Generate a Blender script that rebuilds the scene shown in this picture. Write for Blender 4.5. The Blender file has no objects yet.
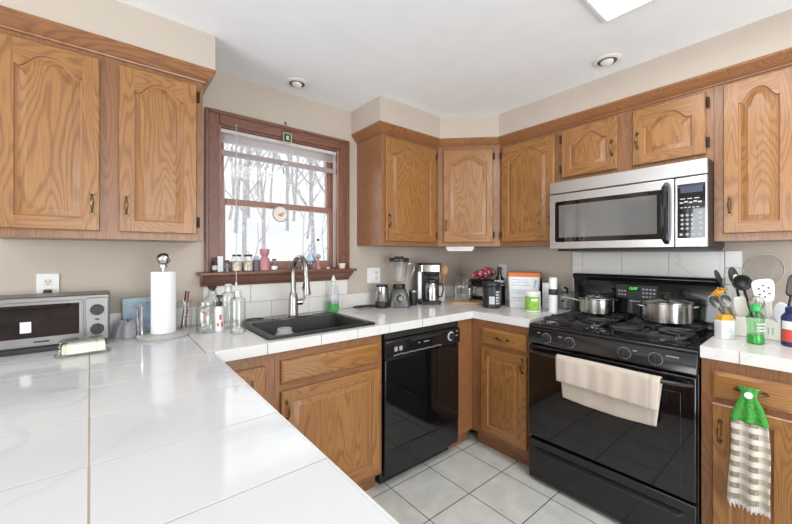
import bpy, bmesh, math, random
from mathutils import Vector, Matrix, noise
R = math.radians
PI = math.pi
random.seed(7)
sc = bpy.context.scene
col = sc.collection

# ---------------------------------------------------------------- camera
W, S = 2.1636, 2.5572          # window wall plane (y), stove wall plane (x)
CEIL = 2.332
cam_d = bpy.data.cameras.new('camera')
cam = bpy.data.objects.new('camera', cam_d)
col.objects.link(cam)
cam.location = (0, 0, 1.2973)
cam.rotation_euler = (R(90), 0, R(-39.2576))
cam_d.sensor_width = 36
cam_d.sensor_fit = 'HORIZONTAL'
cam_d.lens = 351.54 / 792 * 36
cam_d.shift_y = -(262 - 255.53) / 792
cam_d.clip_start = 0.02
sc.camera = cam

# ---------------------------------------------------------------- world, lamps, exposure
sc.view_settings.view_transform = 'Standard'
sc.view_settings.look = 'None'
sc.view_settings.gamma = 1
sc.view_settings.exposure = 0.14
sc.cycles.transparent_max_bounces = 24
wd = bpy.data.worlds.new('overcast_sky')
sc.world = wd
wd.use_nodes = True
bg = wd.node_tree.nodes['Background']
bg.inputs[0].default_value = (0.96, 0.965, 0.98, 1)
bg.inputs[1].default_value = 1.2

def area(name, loc, rot, sx, sy, power, color=(1, 1, 1), shadow=True):
    d = bpy.data.lights.new(name, 'AREA')
    d.shape = 'RECTANGLE'; d.size = sx; d.size_y = sy; d.energy = power; d.color = color
    o = bpy.data.objects.new(name, d); col.objects.link(o)
    o.location = loc; o.rotation_euler = rot
    return o
# first two: unseen fill lamps added behind the camera and at left
area('fill_behind_camera', (0.6, -2.80, 1.12), (R(106), 0, R(0)), 2.5, 2.0, 82, (0.90, 0.95, 1.0))
area('fill_left', (-2.75, 0.2, 1.45), (R(112), 0, R(-90)), 2.3, 1.3, 74, (0.90, 0.95, 1.0))
area('daylight_kitchen_window', (0.86, 2.34, 1.65), (R(-90), 0, 0), 0.7, 0.75, 1.5, (0.93, 0.96, 1.0))
area('ceiling_fixture_lamp', (1.38, 0.155, 2.30), (0, 0, 0), 0.55, 0.85, 9.5, (1.0, 0.985, 0.97))

# ---------------------------------------------------------------- materials
def newmat(name):
    m = bpy.data.materials.new(name); m.use_nodes = True
    nt = m.node_tree
    return m, nt, nt.nodes['Principled BSDF']

def plain(name, c, rough=0.5, metal=0.0, bump=0.0, bscale=60, vary=0.06, vscale=8, spec=None, coat=0, trans=0, ior=None, alpha=None):
    m, nt, b = newmat(name)
    tc = nt.nodes.new('ShaderNodeTexCoord')
    n = nt.nodes.new('ShaderNodeTexNoise'); n.inputs['Scale'].default_value = vscale; n.inputs['Detail'].default_value = 4
    nt.links.new(tc.outputs['Object'], n.inputs['Vector'])
    r = nt.nodes.new('ShaderNodeValToRGB')
    lo = [max(0, x * (1 - vary)) for x in c]; hi = [min(1, x * (1 + vary)) for x in c]
    r.color_ramp.elements[0].position = .3; r.color_ramp.elements[1].position = .7
    r.color_ramp.elements[0].color = (*lo, 1); r.color_ramp.elements[1].color = (*hi, 1)
    nt.links.new(n.outputs['Fac'], r.inputs[0]); nt.links.new(r.outputs[0], b.inputs['Base Color'])
    b.inputs['Roughness'].default_value = rough; b.inputs['Metallic'].default_value = metal
    if spec is not None: b.inputs['Specular IOR Level'].default_value = spec
    if coat: b.inputs['Coat Weight'].default_value = coat; b.inputs['Coat Roughness'].default_value = .08
    if trans: b.inputs['Transmission Weight'].default_value = trans
    if ior: b.inputs['IOR'].default_value = ior
    if alpha is not None: b.inputs['Alpha'].default_value = alpha
    if bump:
        n2 = nt.nodes.new('ShaderNodeTexNoise'); n2.inputs['Scale'].default_value = bscale; n2.inputs['Detail'].default_value = 3
        nt.links.new(tc.outputs['Object'], n2.inputs['Vector'])
        bp = nt.nodes.new('ShaderNodeBump'); bp.inputs['Strength'].default_value = bump; bp.inputs['Distance'].default_value = .002
        nt.links.new(n2.outputs['Fac'], bp.inputs['Height']); nt.links.new(bp.outputs[0], b.inputs['Normal'])
    return m

def mth(nt, op, a, b=None):
    n = nt.nodes.new('ShaderNodeMath'); n.operation = op
    for i, v in enumerate((a, b)):
        if v is None: continue
        if isinstance(v, (int, float)): n.inputs[i].default_value = v
        else: nt.links.new(v, n.inputs[i])
    return n.outputs[0]

def oak(name, horizontal, light, mid, dark, rough=0.36):
    m, nt, b = newmat(name)
    tc = nt.nodes.new('ShaderNodeTexCoord')
    oi = nt.nodes.new('ShaderNodeObjectInfo')
    off = mth(nt, 'MULTIPLY', oi.outputs['Random'], 13.0)
    ad = nt.nodes.new('ShaderNodeVectorMath'); ad.operation = 'ADD'
    nt.links.new(tc.outputs['Object'], ad.inputs[0]); nt.links.new(off, ad.inputs[1])
    def mp(s):
        n = nt.nodes.new('ShaderNodeMapping')
        n.inputs['Scale'].default_value = (s[1], s[0], s[0]) if horizontal else (s[0], s[0], s[1])
        nt.links.new(ad.outputs[0], n.inputs['Vector']); return n.outputs[0]
    # growth rings: contour lines of a noise stretched along the grain
    n1 = nt.nodes.new('ShaderNodeTexNoise'); n1.inputs['Scale'].default_value = 1; n1.inputs['Detail'].default_value = 1.5
    n1.inputs['Distortion'].default_value = .25
    nt.links.new(mp((8.5, 1.25)), n1.inputs['Vector'])
    ring = mth(nt, 'SINE', mth(nt, 'MULTIPLY', n1.outputs['Fac'], 150))
    rr = nt.nodes.new('ShaderNodeMapRange'); rr.inputs[1].default_value = -.2; rr.inputs[2].default_value = 1
    nt.links.new(ring, rr.inputs[0])
    n2 = nt.nodes.new('ShaderNodeTexNoise'); n2.inputs['Scale'].default_value = 1; n2.inputs['Detail'].default_value = 3
    nt.links.new(mp((330, 9)), n2.inputs['Vector'])
    pore = nt.nodes.new('ShaderNodeMapRange'); pore.inputs[1].default_value = .48; pore.inputs[2].default_value = .72
    nt.links.new(n2.outputs['Fac'], pore.inputs[0])
    n3 = nt.nodes.new('ShaderNodeTexNoise'); n3.inputs['Scale'].default_value = 1; n3.inputs['Detail'].default_value = 2
    nt.links.new(mp((9, 1.1)), n3.inputs['Vector'])
    mx = nt.nodes.new('ShaderNodeMix'); mx.data_type = 'RGBA'
    mx.inputs[6].default_value = (*light, 1); mx.inputs[7].default_value = (*mid, 1)
    nt.links.new(n3.outputs['Fac'], mx.inputs[0])
    mx2 = nt.nodes.new('ShaderNodeMix'); mx2.data_type = 'RGBA'
    nt.links.new(mx.outputs[2], mx2.inputs[6]); mx2.inputs[7].default_value = (*dark, 1)
    f = mth(nt, 'ADD', mth(nt, 'MULTIPLY', rr.outputs[0], .47), mth(nt, 'MULTIPLY', pore.outputs[0], .45))
    nt.links.new(f, mx2.inputs[0])
    nt.links.new(mx2.outputs[2], b.inputs['Base Color'])
    b.inputs['Roughness'].default_value = rough
    b.inputs['Coat Weight'].default_value = .25; b.inputs['Coat Roughness'].default_value = .22
    bp = nt.nodes.new('ShaderNodeBump'); bp.inputs['Strength'].default_value = .25; bp.inputs['Distance'].default_value = .001
    bp.invert = True
    nt.links.new(f, bp.inputs['Height']); nt.links.new(bp.outputs[0], b.inputs['Normal'])
    return m

def marble(name, c, vein, rough, scale=2.2, amount=.35):
    m, nt, b = newmat(name)
    tc = nt.nodes.new('ShaderNodeTexCoord')
    n1 = nt.nodes.new('ShaderNodeTexNoise'); n1.inputs['Scale'].default_value = scale; n1.inputs['Detail'].default_value = 5
    n1.inputs['Distortion'].default_value = .9
    nt.links.new(tc.outputs['Object'], n1.inputs['Vector'])
    d = mth(nt, 'ABSOLUTE', mth(nt, 'SUBTRACT', n1.outputs['Fac'], .5))
    mr = nt.nodes.new('ShaderNodeMapRange'); mr.inputs[1].default_value = 0; mr.inputs[2].default_value = .022
    mr.inputs[3].default_value = 1; mr.inputs[4].default_value = 0
    nt.links.new(d, mr.inputs[0])
    n2 = nt.nodes.new('ShaderNodeTexNoise'); n2.inputs['Scale'].default_value = 1.7
    nt.links.new(tc.outputs['Object'], n2.inputs['Vector'])
    k = nt.nodes.new('ShaderNodeMapRange'); k.inputs[1].default_value = .45; k.inputs[2].default_value = .7
    nt.links.new(n2.outputs['Fac'], k.inputs[0])
    fac = mth(nt, 'MULTIPLY', mth(nt, 'MULTIPLY', mr.outputs[0], k.outputs[0]), amount)
    n3 = nt.nodes.new('ShaderNodeTexNoise'); n3.inputs['Scale'].default_value = 5; n3.inputs['Detail'].default_value = 4
    nt.links.new(tc.outputs['Object'], n3.inputs['Vector'])
    fac2 = mth(nt, 'ADD', fac, mth(nt, 'MULTIPLY', n3.outputs['Fac'], .14))
    mx = nt.nodes.new('ShaderNodeMix'); mx.data_type = 'RGBA'
    mx.inputs[6].default_value = (*c, 1); mx.inputs[7].default_value = (*vein, 1)
    nt.links.new(fac2, mx.inputs[0]); nt.links.new(mx.outputs[2], b.inputs['Base Color'])
    b.inputs['Roughness'].default_value = rough
    return m

def clearglass(name, tint=(1, 1, 1), rough=0.0, refl=.12):
    # thin-walled glass: mostly see-through, glancing reflections
    m, nt, b = newmat(name)
    out = nt.nodes['Material Output']
    nt.nodes.remove(b)
    tr = nt.nodes.new('ShaderNodeBsdfTransparent'); tr.inputs[0].default_value = (*tint, 1)
    gl = nt.nodes.new('ShaderNodeBsdfGlossy'); gl.inputs['Roughness'].default_value = .04
    lw = nt.nodes.new('ShaderNodeLayerWeight'); lw.inputs[0].default_value = .5
    pw = mth(nt, 'POWER', lw.outputs['Facing'], 2.5)
    mr = nt.nodes.new('ShaderNodeMapRange'); mr.inputs[3].default_value = refl * .25; mr.inputs[4].default_value = min(1, refl * 3)
    nt.links.new(pw, mr.inputs[0])
    ms = nt.nodes.new('ShaderNodeMixShader')
    nt.links.new(mr.outputs[0], ms.inputs[0]); nt.links.new(tr.outputs[0], ms.inputs[1]); nt.links.new(gl.outputs[0], ms.inputs[2])
    nt.links.new(ms.outputs[0], out.inputs[0])
    return m

def emis(name, c, s):
    m, nt, b = newmat(name)
    b.inputs['Base Color'].default_value = (*c, 1)
    b.inputs['Emission Color'].default_value = (*c, 1); b.inputs['Emission Strength'].default_value = s
    return m

def brushed(name, c, rough=.3, axis=0):
    m, nt, b = newmat(name)
    tc = nt.nodes.new('ShaderNodeTexCoord'); mp = nt.nodes.new('ShaderNodeMapping')
    s = [400, 400, 400]; s[axis] = 4; mp.inputs['Scale'].default_value = s
    nt.links.new(tc.outputs['Object'], mp.inputs[0])
    n = nt.nodes.new('ShaderNodeTexNoise'); n.inputs['Scale'].default_value = 1; nt.links.new(mp.outputs[0], n.inputs[0])
    mr = nt.nodes.new('ShaderNodeMapRange'); mr.inputs[3].default_value = rough - .1; mr.inputs[4].default_value = rough + .12
    nt.links.new(n.outputs['Fac'], mr.inputs[0]); nt.links.new(mr.outputs[0], b.inputs['Roughness'])
    b.inputs['Base Color'].default_value = (*c, 1); b.inputs['Metallic'].default_value = 1
    return m

OL, OM, OD = (.38, .18, .054), (.31, .136, .036), (.155, .056, .014)
M = dict(
    oakv=oak('oak_door_grain_upright', False, OL, OM, OD),
    oakh=oak('oak_door_grain_level', True, OL, OM, OD),
    framev=oak('oak_frame_upright', False, (.31, .14, .058), (.265, .112, .044), (.165, .064, .024)),
    frameh=oak('oak_frame_level', True, (.31, .14, .058), (.265, .112, .044), (.165, .064, .024)),
    crown=oak('oak_crown_grain', True, (.33, .145, .055), (.27, .11, .038), (.15, .052, .018)),
    groove=plain('brown_panel_groove', (.33, .15, .06), .5),  # plain brown without grain, for the moulded groove of the doors
    trimh=oak('reddish_window_wood_level', True, (.215, .085, .048), (.175, .066, .038), (.10, .036, .02), .42),
    trimv=oak('reddish_window_wood_upright', False, (.215, .085, .048), (.175, .066, .038), (.10, .036, .02), .42),
    sash=oak('lighter_sash_wood', False, (.36, .19, .135), (.30, .15, .105), (.20, .09, .06), .45),
    wall=plain('taupe_wall_paint', (.52, .448, .376), .85, bump=.15, bscale=220, vary=.02),
    ceil=plain('white_ceiling_paint', (.91, .925, .945), .9, bump=.1, bscale=150, vary=.015),
    tile=marble('glossy_marble_tile', (.69, .70, .71), (.42, .45, .46), .09, 2.0, .34),
    tile2=marble('counter_marble_tile', (.72, .715, .70), (.52, .50, .47), .2, 4, .5),
    splash=marble('backsplash_tile', (.78, .765, .73), (.50, .48, .45), .22, 3, .4),
    grout=plain('tan_grout', (.46, .37, .27), .9),
    grout2=plain('grey_grout', (.50, .48, .45), .9),
    brass=plain('antique_brass', (.20, .135, .07), .34, 1.0, vary=.4, vscale=60),
    dark=plain('dark_iron', (.03, .025, .02), .5, .6),
    black=plain('black_enamel', (.010, .010, .011), .12, spec=.55),
    blackm=plain('black_plastic', (.018, .018, .019), .4),
    blackg=plain('black_glass', (.004, .004, .005), .03, spec=.7),
    castiron=plain('cast_iron', (.02, .02, .021), .38, .0, bump=.2, bscale=300),
    steel=brushed('brushed_steel', (.60, .59, .58), .30, 1),
    dsteel=brushed('dull_steel', (.27, .262, .255), .42, 0),
    steelv=brushed('polished_steel', (.46, .45, .43), .2, 2),
    chrome=plain('chrome', (.60, .60, .61), .08, 1.0, vary=.02),
    nickel=plain('brushed_nickel', (.38, .365, .34), .26, 1.0, vary=.03),
    white=plain('white_plastic', (.80, .80, .79), .35, vary=.02),
    ivory=plain('ivory_plastic', (.72, .69, .62), .4, vary=.02),
    paper=plain('white_paper', (.86, .86, .86), .9, bump=.3, bscale=120, vary=.02),
    grey=plain('grey_plastic', (.36, .36, .36), .4),
    lightgrey=plain('light_grey_print', (.55, .56, .58), .5),
    sink=plain('black_granite_sink', (.010, .010, .012), .42, bump=.1, bscale=400),
    glass=clearglass('clear_glass', (.975, .985, .98), refl=.24),
    pane=clearglass('window_pane_glass', (.97, .98, .98), refl=.05),
    glassgreen=clearglass('green_tinted_plastic', (.66, .90, .70), refl=.14),
    glassblue=clearglass('blue_tinted_glass', (.86, .91, .95), refl=.2),
    greenliq=plain('green_liquid_soap', (.06, .42, .09), .15, vary=.1),
    green=plain('green_cap', (.03, .45, .10), .35),
    lime=plain('lime_green_label', (.26, .50, .06), .45, vary=.3, vscale=25),
    yarn=plain('bright_green_yarn', (.06, .31, .05), .95, bump=1.0, bscale=160, vary=.35, vscale=120),
    orange=plain('orange_lid', (.62, .17, .05), .45),
    yellow=plain('yellow_plastic', (.70, .36, .03), .4),
    redbag=None, navy=plain('dark_blue_plastic', (.03, .03, .12), .3),
    red=plain('red_print', (.62, .08, .05), .5),
    pink=plain('mauve_pink_wax', (.50, .22, .24), .5),
    brownb=plain('dark_brown_bottle', (.045, .018, .015), .15),
    woodspoon=oak('pale_spoon_wood', False, (.62, .37, .17), (.55, .30, .13), (.42, .2, .08), .6),
    board=oak('cutting_board_wood', True, (.62, .40, .22), (.52, .30, .15), (.36, .18, .08), .5),
    butter=plain('pale_yellow_butter', (.83, .79, .55), .6),
    teal=plain('pale_teal_plastic', (.42, .62, .62), .45, vary=.15, vscale=14),
    bluep=plain('pale_blue_print', (.40, .52, .66), .5, vary=.3, vscale=30),
    silver=plain('silver_grey_wrap', (.45, .45, .48), .45, vary=.12, vscale=20),
    burnt=plain('scorched_oven_interior', (.016, .008, .006), .55, spec=.25, vary=.8, vscale=14),
    digits=emis('green_led_digits', (.08, .9, .12), 1.3),
    lcd=plain('dark_display', (.015, .03, .02), .1),
    lamp=emis('frosted_light_panel', (1, .99, .97), 2.2),
    snow=plain('snow', (.93, .94, .96), .9, vary=.03, vscale=.3),
    bark=plain('hazed_bark', (.56, .53, .54), .9, vary=.3, vscale=9),  # bark paled: the outdoor haze is put into its colour
    blind=plain('white_blind_slat', (.62, .56, .54), .5, vary=.02),
    cord=plain('white_cord', (.62, .60, .58), .7),
    blindrail=plain('greyish_pink_blind_rail', (.34, .29, .28), .5, vary=.05),  # greyish pink, darker than the slats
    cream=plain('cream_wax', (.78, .68, .56), .6),
    cloudy=plain('cloudy_clear_plastic', (.75, .77, .78), .15, alpha=.42),
    ptlid=plain('acrylic_smoke', (.45, .44, .41), .2, vary=.05),
)

def stripes_mat(name, base, dark, axis, freq, thr, base2=None, kaxis=0, kfreq=24):
    m, nt, b = newmat(name)
    tc = nt.nodes.new('ShaderNodeTexCoord'); sp = nt.nodes.new('ShaderNodeSeparateXYZ')
    nt.links.new(tc.outputs['Object'], sp.inputs[0])
    s1 = mth(nt, 'SINE', mth(nt, 'MULTIPLY', sp.outputs[axis], freq))
    g1 = mth(nt, 'GREATER_THAN', s1, thr)
    s2 = mth(nt, 'SINE', mth(nt, 'MULTIPLY', sp.outputs[kaxis], kfreq))
    g2 = mth(nt, 'ADD', mth(nt, 'MULTIPLY', mth(nt, 'GREATER_THAN', s2, 0), .5), .5)
    n = nt.nodes.new('ShaderNodeTexNoise'); n.inputs['Scale'].default_value = 90; nt.links.new(tc.outputs['Object'], n.inputs[0])
    f = mth(nt, 'MULTIPLY', mth(nt, 'MULTIPLY', g1, g2), mth(nt, 'ADD', mth(nt, 'MULTIPLY', n.outputs['Fac'], .8), .5))
    mx = nt.nodes.new('ShaderNodeMix'); mx.data_type = 'RGBA'
    mx.inputs[6].default_value = (*base, 1); mx.inputs[7].default_value = (*dark, 1)
    nt.links.new(f, mx.inputs[0]); nt.links.new(mx.outputs[2], b.inputs['Base Color'])
    b.inputs['Roughness'].default_value = .95
    bp = nt.nodes.new('ShaderNodeBump'); bp.inputs['Strength'].default_value = .5; bp.inputs['Distance'].default_value = .002
    nt.links.new(n.outputs['Fac'], bp.inputs['Height']); nt.links.new(bp.outputs[0], b.inputs['Normal'])
    return m
M['gingham'] = stripes_mat('checked_towel_cloth', (.66, .62, .54), (.25, .19, .13), 2, 150, -.05, kaxis=0, kfreq=120)
M['ovencloth'] = stripes_mat('cream_terry_cloth', (.56, .485, .41), (.46, .40, .37), 1, 3.24, .9998, kfreq=1)
M['redbag'] = plain('red_and_white_wrapper', (.45, .16, .18), .35, vary=.85, vscale=45)
_r = [n for n in M['redbag'].node_tree.nodes if n.type == 'VALTORGB'][0].color_ramp
_r.elements[0].color = (.42, .015, .035, 1); _r.elements[1].color = (.70, .55, .58, 1); _r.elements[0].position = .52; _r.elements[1].position = .60

def floor_mat():
    m, nt, b = newmat('grey_floor_tile')
    tc = nt.nodes.new('ShaderNodeTexCoord'); sp = nt.nodes.new('ShaderNodeSeparateXYZ')
    nt.links.new(tc.outputs['Object'], sp.inputs[0])
    T = .303
    def g(o, x0):
        a = mth(nt, 'FRACT', mth(nt, 'DIVIDE', mth(nt, 'SUBTRACT', o, x0 - 20 * T), T))
        d = mth(nt, 'ABSOLUTE', mth(nt, 'SUBTRACT', a, .5))
        return mth(nt, 'GREATER_THAN', d, .5 - .0085)
    gm = mth(nt, 'MAXIMUM', g(sp.outputs[0], 1.522), g(sp.outputs[1], 1.535))
    n = nt.nodes.new('ShaderNodeTexNoise'); n.inputs['Scale'].default_value = 9; n.inputs['Detail'].default_value = 6
    n.inputs['Distortion'].default_value = .4
    nt.links.new(tc.outputs['Object'], n.inputs[0])
    r = nt.nodes.new('ShaderNodeValToRGB')
    r.color_ramp.elements[0].position = .3; r.color_ramp.elements[1].position = .72
    r.color_ramp.elements[0].color = (.60, .61, .575, 1); r.color_ramp.elements[1].color = (.76, .765, .725, 1)
    nt.links.new(n.outputs['Fac'], r.inputs[0])
    mx = nt.nodes.new('ShaderNodeMix'); mx.data_type = 'RGBA'
    nt.links.new(gm, mx.inputs[0]); nt.links.new(r.outputs[0], mx.inputs[6]); mx.inputs[7].default_value = (.10, .09, .08, 1)
    nt.links.new(mx.outputs[2], b.inputs['Base Color'])
    rm = nt.nodes.new('ShaderNodeMapRange'); rm.inputs[3].default_value = .3; rm.inputs[4].default_value = .9
    nt.links.new(gm, rm.inputs[0]); nt.links.new(rm.outputs[0], b.inputs['Roughness'])
    bp = nt.nodes.new('ShaderNodeBump'); bp.inputs['Strength'].default_value = .6; bp.inputs['Distance'].default_value = .002; bp.invert = True
    nt.links.new(gm, bp.inputs['Height']); nt.links.new(bp.outputs[0], b.inputs['Normal'])
    return m
M['floor'] = floor_mat()

# ---------------------------------------------------------------- mesh builder
class MB:
    def __init__(s): s.v = []; s.f = []; s.m = []; s.T = Matrix.Identity(4)
    def add(s, vs, fs, m=0):
        o = len(s.v); s.v += [tuple(s.T @ Vector(p)) for p in vs]
        s.f += [tuple(i + o for i in f) for f in fs]; s.m += [m] * len(fs); return s
    def box(s, x0, x1, y0, y1, z0, z1, m=0):
        return s.add([(x0, y0, z0), (x1, y0, z0), (x1, y1, z0), (x0, y1, z0), (x0, y0, z1), (x1, y0, z1), (x1, y1, z1), (x0, y1, z1)],
                     [(3, 2, 1, 0), (4, 5, 6, 7), (0, 1, 5, 4), (1, 2, 6, 5), (2, 3, 7, 6), (3, 0, 4, 7)], m)
    def loops(s, ls, m=0, cap0=True, cap1=True, closed=True):
        n = len(ls[0]); vs = [p for l in ls for p in l]; fs = []
        for k in range(len(ls) - 1):
            for i in range(n if closed else n - 1):
                j = (i + 1) % n
                fs.append((k * n + i, k * n + j, (k + 1) * n + j, (k + 1) * n + i))
        if cap0: fs.append(tuple(range(n - 1, -1, -1)))
        if cap1: fs.append(tuple((len(ls) - 1) * n + i for i in range(n)))
        return s.add(vs, fs, m)
    def lathe(s, prof, c=(0, 0, 0), seg=28, m=0, cap0=True, cap1=True, sx=1, sy=1):
        ls = [[(c[0] + r * sx * math.cos(2 * PI * i / seg), c[1] + r * sy * math.sin(2 * PI * i / seg), c[2] + z) for i in range(seg)] for r, z in prof]
        return s.loops(ls, m, cap0, cap1)
    def cyl(s, c, r, h, axis='z', seg=24, m=0, r2=None):
        r2 = r if r2 is None else r2
        def P(a, rr, t):
            u, w = rr * math.cos(a), rr * math.sin(a)
            return {'z': (c[0] + u, c[1] + w, c[2] + t), 'y': (c[0] + w, c[1] + t, c[2] + u), 'x': (c[0] + t, c[1] + u, c[2] + w)}[axis]
        return s.loops([[P(2 * PI * i / seg, r, 0) for i in range(seg)], [P(2 * PI * i / seg, r2, h) for i in range(seg)]], m)
    def prism(s, poly, axis, a0, a1, m=0):
        # poly in the two remaining axes; axis x: (y,z)  y: (x,z)  z: (x,y)
        def P(p, a): return {'x': (a, p[0], p[1]), 'y': (p[0], a, p[1]), 'z': (p[0], p[1], a)}[axis]
        return s.loops([[P(p, a0) for p in poly], [P(p, a1) for p in poly]], m)
    def tube(s, pts, r, seg=8, m=0, closed=False, flat=1.0):
        pts = [Vector(p) for p in pts]; n = len(pts)
        rs = r if isinstance(r, (list, tuple)) else [r] * n
        up = None; ls = []
        for i, p in enumerate(pts):
            if closed: t = pts[(i + 1) % n] - pts[i - 1]
            else: t = pts[min(i + 1, n - 1)] - pts[max(i - 1, 0)]
            t.normalize()
            if up is None:
                up = Vector((0, 0, 1)) if abs(t.z) < .9 else Vector((1, 0, 0))
            u = (up - t * up.dot(t)).normalized(); up = u; w = t.cross(u)
            ls.append([tuple(p + u * rs[i] * math.cos(2 * PI * k / seg) + w * rs[i] * flat * math.sin(2 * PI * k / seg)) for k in range(seg)])
        if closed:
            ls.append(ls[0]); return s.loops(ls, m, False, False)
        return s.loops(ls, m)
    def grid(s, fn, nu, nv, m=0):
        vs = [fn(i / nu, j / nv) for j in range(nv + 1) for i in range(nu + 1)]
        fs = [(j * (nu + 1) + i, j * (nu + 1) + i + 1, (j + 1) * (nu + 1) + i + 1, (j + 1) * (nu + 1) + i) for j in range(nv) for i in range(nu)]
        return s.add(vs, fs, m)
    def build(s, name, mats, parent=None, loc=(0, 0, 0), rz=0, bev=0, solid=0, smooth=True, sub=0, angle=35, fixn=True):
        me = bpy.data.meshes.new(name)
        me.from_pydata(s.v, [], s.f)
        if not isinstance(mats, (list, tuple)): mats = [mats]
        for mm in mats: me.materials.append(mm)
        me.polygons.foreach_set('material_index', s.m)
        if fixn:
            b = bmesh.new(); b.from_mesh(me); bmesh.ops.recalc_face_normals(b, faces=b.faces); b.to_mesh(me); b.free()
        if smooth:
            me.polygons.foreach_set('use_smooth', [True] * len(me.polygons))
            me.set_sharp_from_angle(angle=R(angle))
        me.update()
        o = bpy.data.objects.new(name, me); col.objects.link(o)
        o.location = loc; o.rotation_euler = (0, 0, rz)
        if parent: o.parent = parent
        if solid:
            md = o.modifiers.new('thickness', 'SOLIDIFY'); md.thickness = solid; md.offset = 0
        if bev:
            md = o.modifiers.new('bevel', 'BEVEL'); md.width = bev; md.segments = 2; md.limit_method = 'ANGLE'; md.angle_limit = R(40)
        if sub:
            md = o.modifiers.new('subdivision', 'SUBSURF'); md.levels = sub; md.render_levels = sub
        return o

def tag(o, label, cat, group=None, kind=None):
    if label: o['label'] = label
    if cat: o['category'] = cat
    if group: o['group'] = group
    if kind: o['kind'] = kind
    return o
def thing(name, label, cat, loc=(0, 0, 0), rz=0, group=None):
    o = bpy.data.objects.new(name, None); col.objects.link(o)
    o.empty_display_size = .05
    o.location = loc; o.rotation_euler = (0, 0, rz)
    return tag(o, label, cat, group)
def struct(o): o['kind'] = 'structure'; return o

def text_part(name, string, size, mat, parent, loc, rot, depth=.0004, label=None):
    cu = bpy.data.curves.new(name, 'FONT'); cu.body = string; cu.size = size; cu.extrude = depth
    cu.align_x = 'CENTER'; cu.align_y = 'CENTER'
    t = bpy.data.objects.new(name, cu)
    me = bpy.data.meshes.new_from_object(t)
    bpy.data.objects.remove(t)
    me.materials.clear(); me.materials.append(mat)
    o = bpy.data.objects.new(name, me); col.objects.link(o)
    o.parent = parent; o.location = loc; o.rotation_euler = rot
    if label: o['label'] = label
    return o

# ---------------------------------------------------------------- room shell
XL0, YB = -2.6, -2.6
struct(MB().box(XL0, S, YB, W, -.05, 0).build('floor', M['floor']))
struct(MB().box(XL0, S, YB, W, CEIL, CEIL + .05).build('ceiling', M['ceil']))
# window opening in the window wall
ox0, ox1, oz0, oz1 = .480, 1.250, 1.19, 2.035
wt = .14
b = MB()
b.box(XL0, ox0, W, W + wt, -.05, CEIL + .05); b.box(ox1, S + .1, W, W + wt, -.05, CEIL + .05)
b.box(ox0, ox1, W, W + wt, -.05, oz0); b.box(ox0, ox1, W, W + wt, oz1, CEIL + .05)
struct(b.build('wall_back', M['wall']))
struct(MB().box(S, S + .1, YB, W, -.05, CEIL + .05).build('wall_right', M['wall']))
b = MB()
b.box(XL0 - .1, XL0, YB, -1.0, -.05, CEIL + .05); b.box(XL0 - .1, XL0, 1.4, W, -.05, CEIL + .05)
b.box(XL0 - .1, XL0, -1.0, 1.4, -.05, .75); b.box(XL0 - .1, XL0, -1.0, 1.4, 2.15, CEIL + .05)
struct(b.build('wall_left', M['wall']))
b = MB()
b.box(XL0, -.7, YB - .1, YB, -.05, CEIL + .05); b.box(1.9, S, YB - .1, YB, -.05, CEIL + .05)
b.box(-.7, 1.9, YB - .1, YB, 2.2, CEIL + .05); b.box(-.7, 1.9, YB - .1, YB, -.05, .06)
struct(b.build('wall_front', M['wall']))
# soffits above the cabinets
dU = .3421; SZ = 2.170
struct(MB().box(XL0, .389, W - dU, W, SZ, CEIL).build('trim_1', M['wall']))
aD = .6454
b = MB().prism([(1.354, W), (1.354, W - dU), (S - aD, W - dU), (S - dU, W - aD), (S - dU, YB), (S, YB), (S, W)], 'z', SZ, CEIL)
struct(b.build('trim_2', M['wall']))

# window
win = bpy.data.objects.new('window_1', None); col.objects.link(win); win['kind'] = 'structure'
cw = .07
b = MB()
for (x0, x1, z0, z1, mi) in ((ox0 - cw, ox0, oz0, oz1 + cw, 1), (ox1, ox1 + cw, oz0, oz1 + cw, 1), (ox0, ox1, oz1, oz1 + cw, 0)):
    b.box(x0, x1, W - .018, W - .0005, z0, z1, mi)
# outer backband and inner bead of the casing
b.box(ox0 - cw - .004, ox0 - cw + .016, W - .026, W - .018, oz0, oz1 + cw + .004, 1)
b.box(ox1 + cw - .016, ox1 + cw + .004, W - .026, W - .018, oz0, oz1 + cw + .004, 1)
b.box(ox0 - cw + .016, ox1 + cw - .016, W - .026, W - .018, oz1 + cw - .016, oz1 + cw + .004, 0)
b.build('window_casing', [M['trimh'], M['trimv']], win, bev=.004)
b = MB()
b.box(ox0, ox0 + .012, W, W + wt, oz0, oz1, 1); b.box(ox1 - .012, ox1, W, W + wt, oz0, oz1, 1)
b.box(ox0 + .012, ox1 - .012, W, W + wt, oz1 - .012, oz1, 0)
b.build('window_jamb', [M['trimh'], M['sash']], win)
b = MB()
b.box(.366, 1.338, W - .10, W + wt - .01, 1.190, 1.207)
b.build('window_sill', M['trimh'], win, bev=.005)
b = MB().prism([(W - .001, 1.19), (W - .088, 1.19), (W - .080, 1.175), (W - .062, 1.168), (W - .05, 1.155), (W - .026, 1.145), (W - .02, 1.128), (W - .001, 1.128)], 'x', .385, 1.320)
b.build('window_apron', M['trimh'], win)
def sash(y0, y1, z0, z1, bot, top, nm):
    b = MB(); xa, xb = ox0 + .012, ox1 - .012; st = .036
    b.box(xa, xa + st, y0, y1, z0, z1); b.box(xb - st, xb, y0, y1, z0, z1)
    b.box(xa + st, xb - st, y0, y1, z0, z0 + bot); b.box(xa + st, xb - st, y0, y1, z1 - top, z1)
    o = b.build(nm, M['sash'], win, bev=.003)
    MB().box(xa + st, xb - st, (y0 + y1) / 2 - .002, (y0 + y1) / 2 + .002, z0 + bot, z1 - top).build('pane', M['pane'], o)
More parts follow.
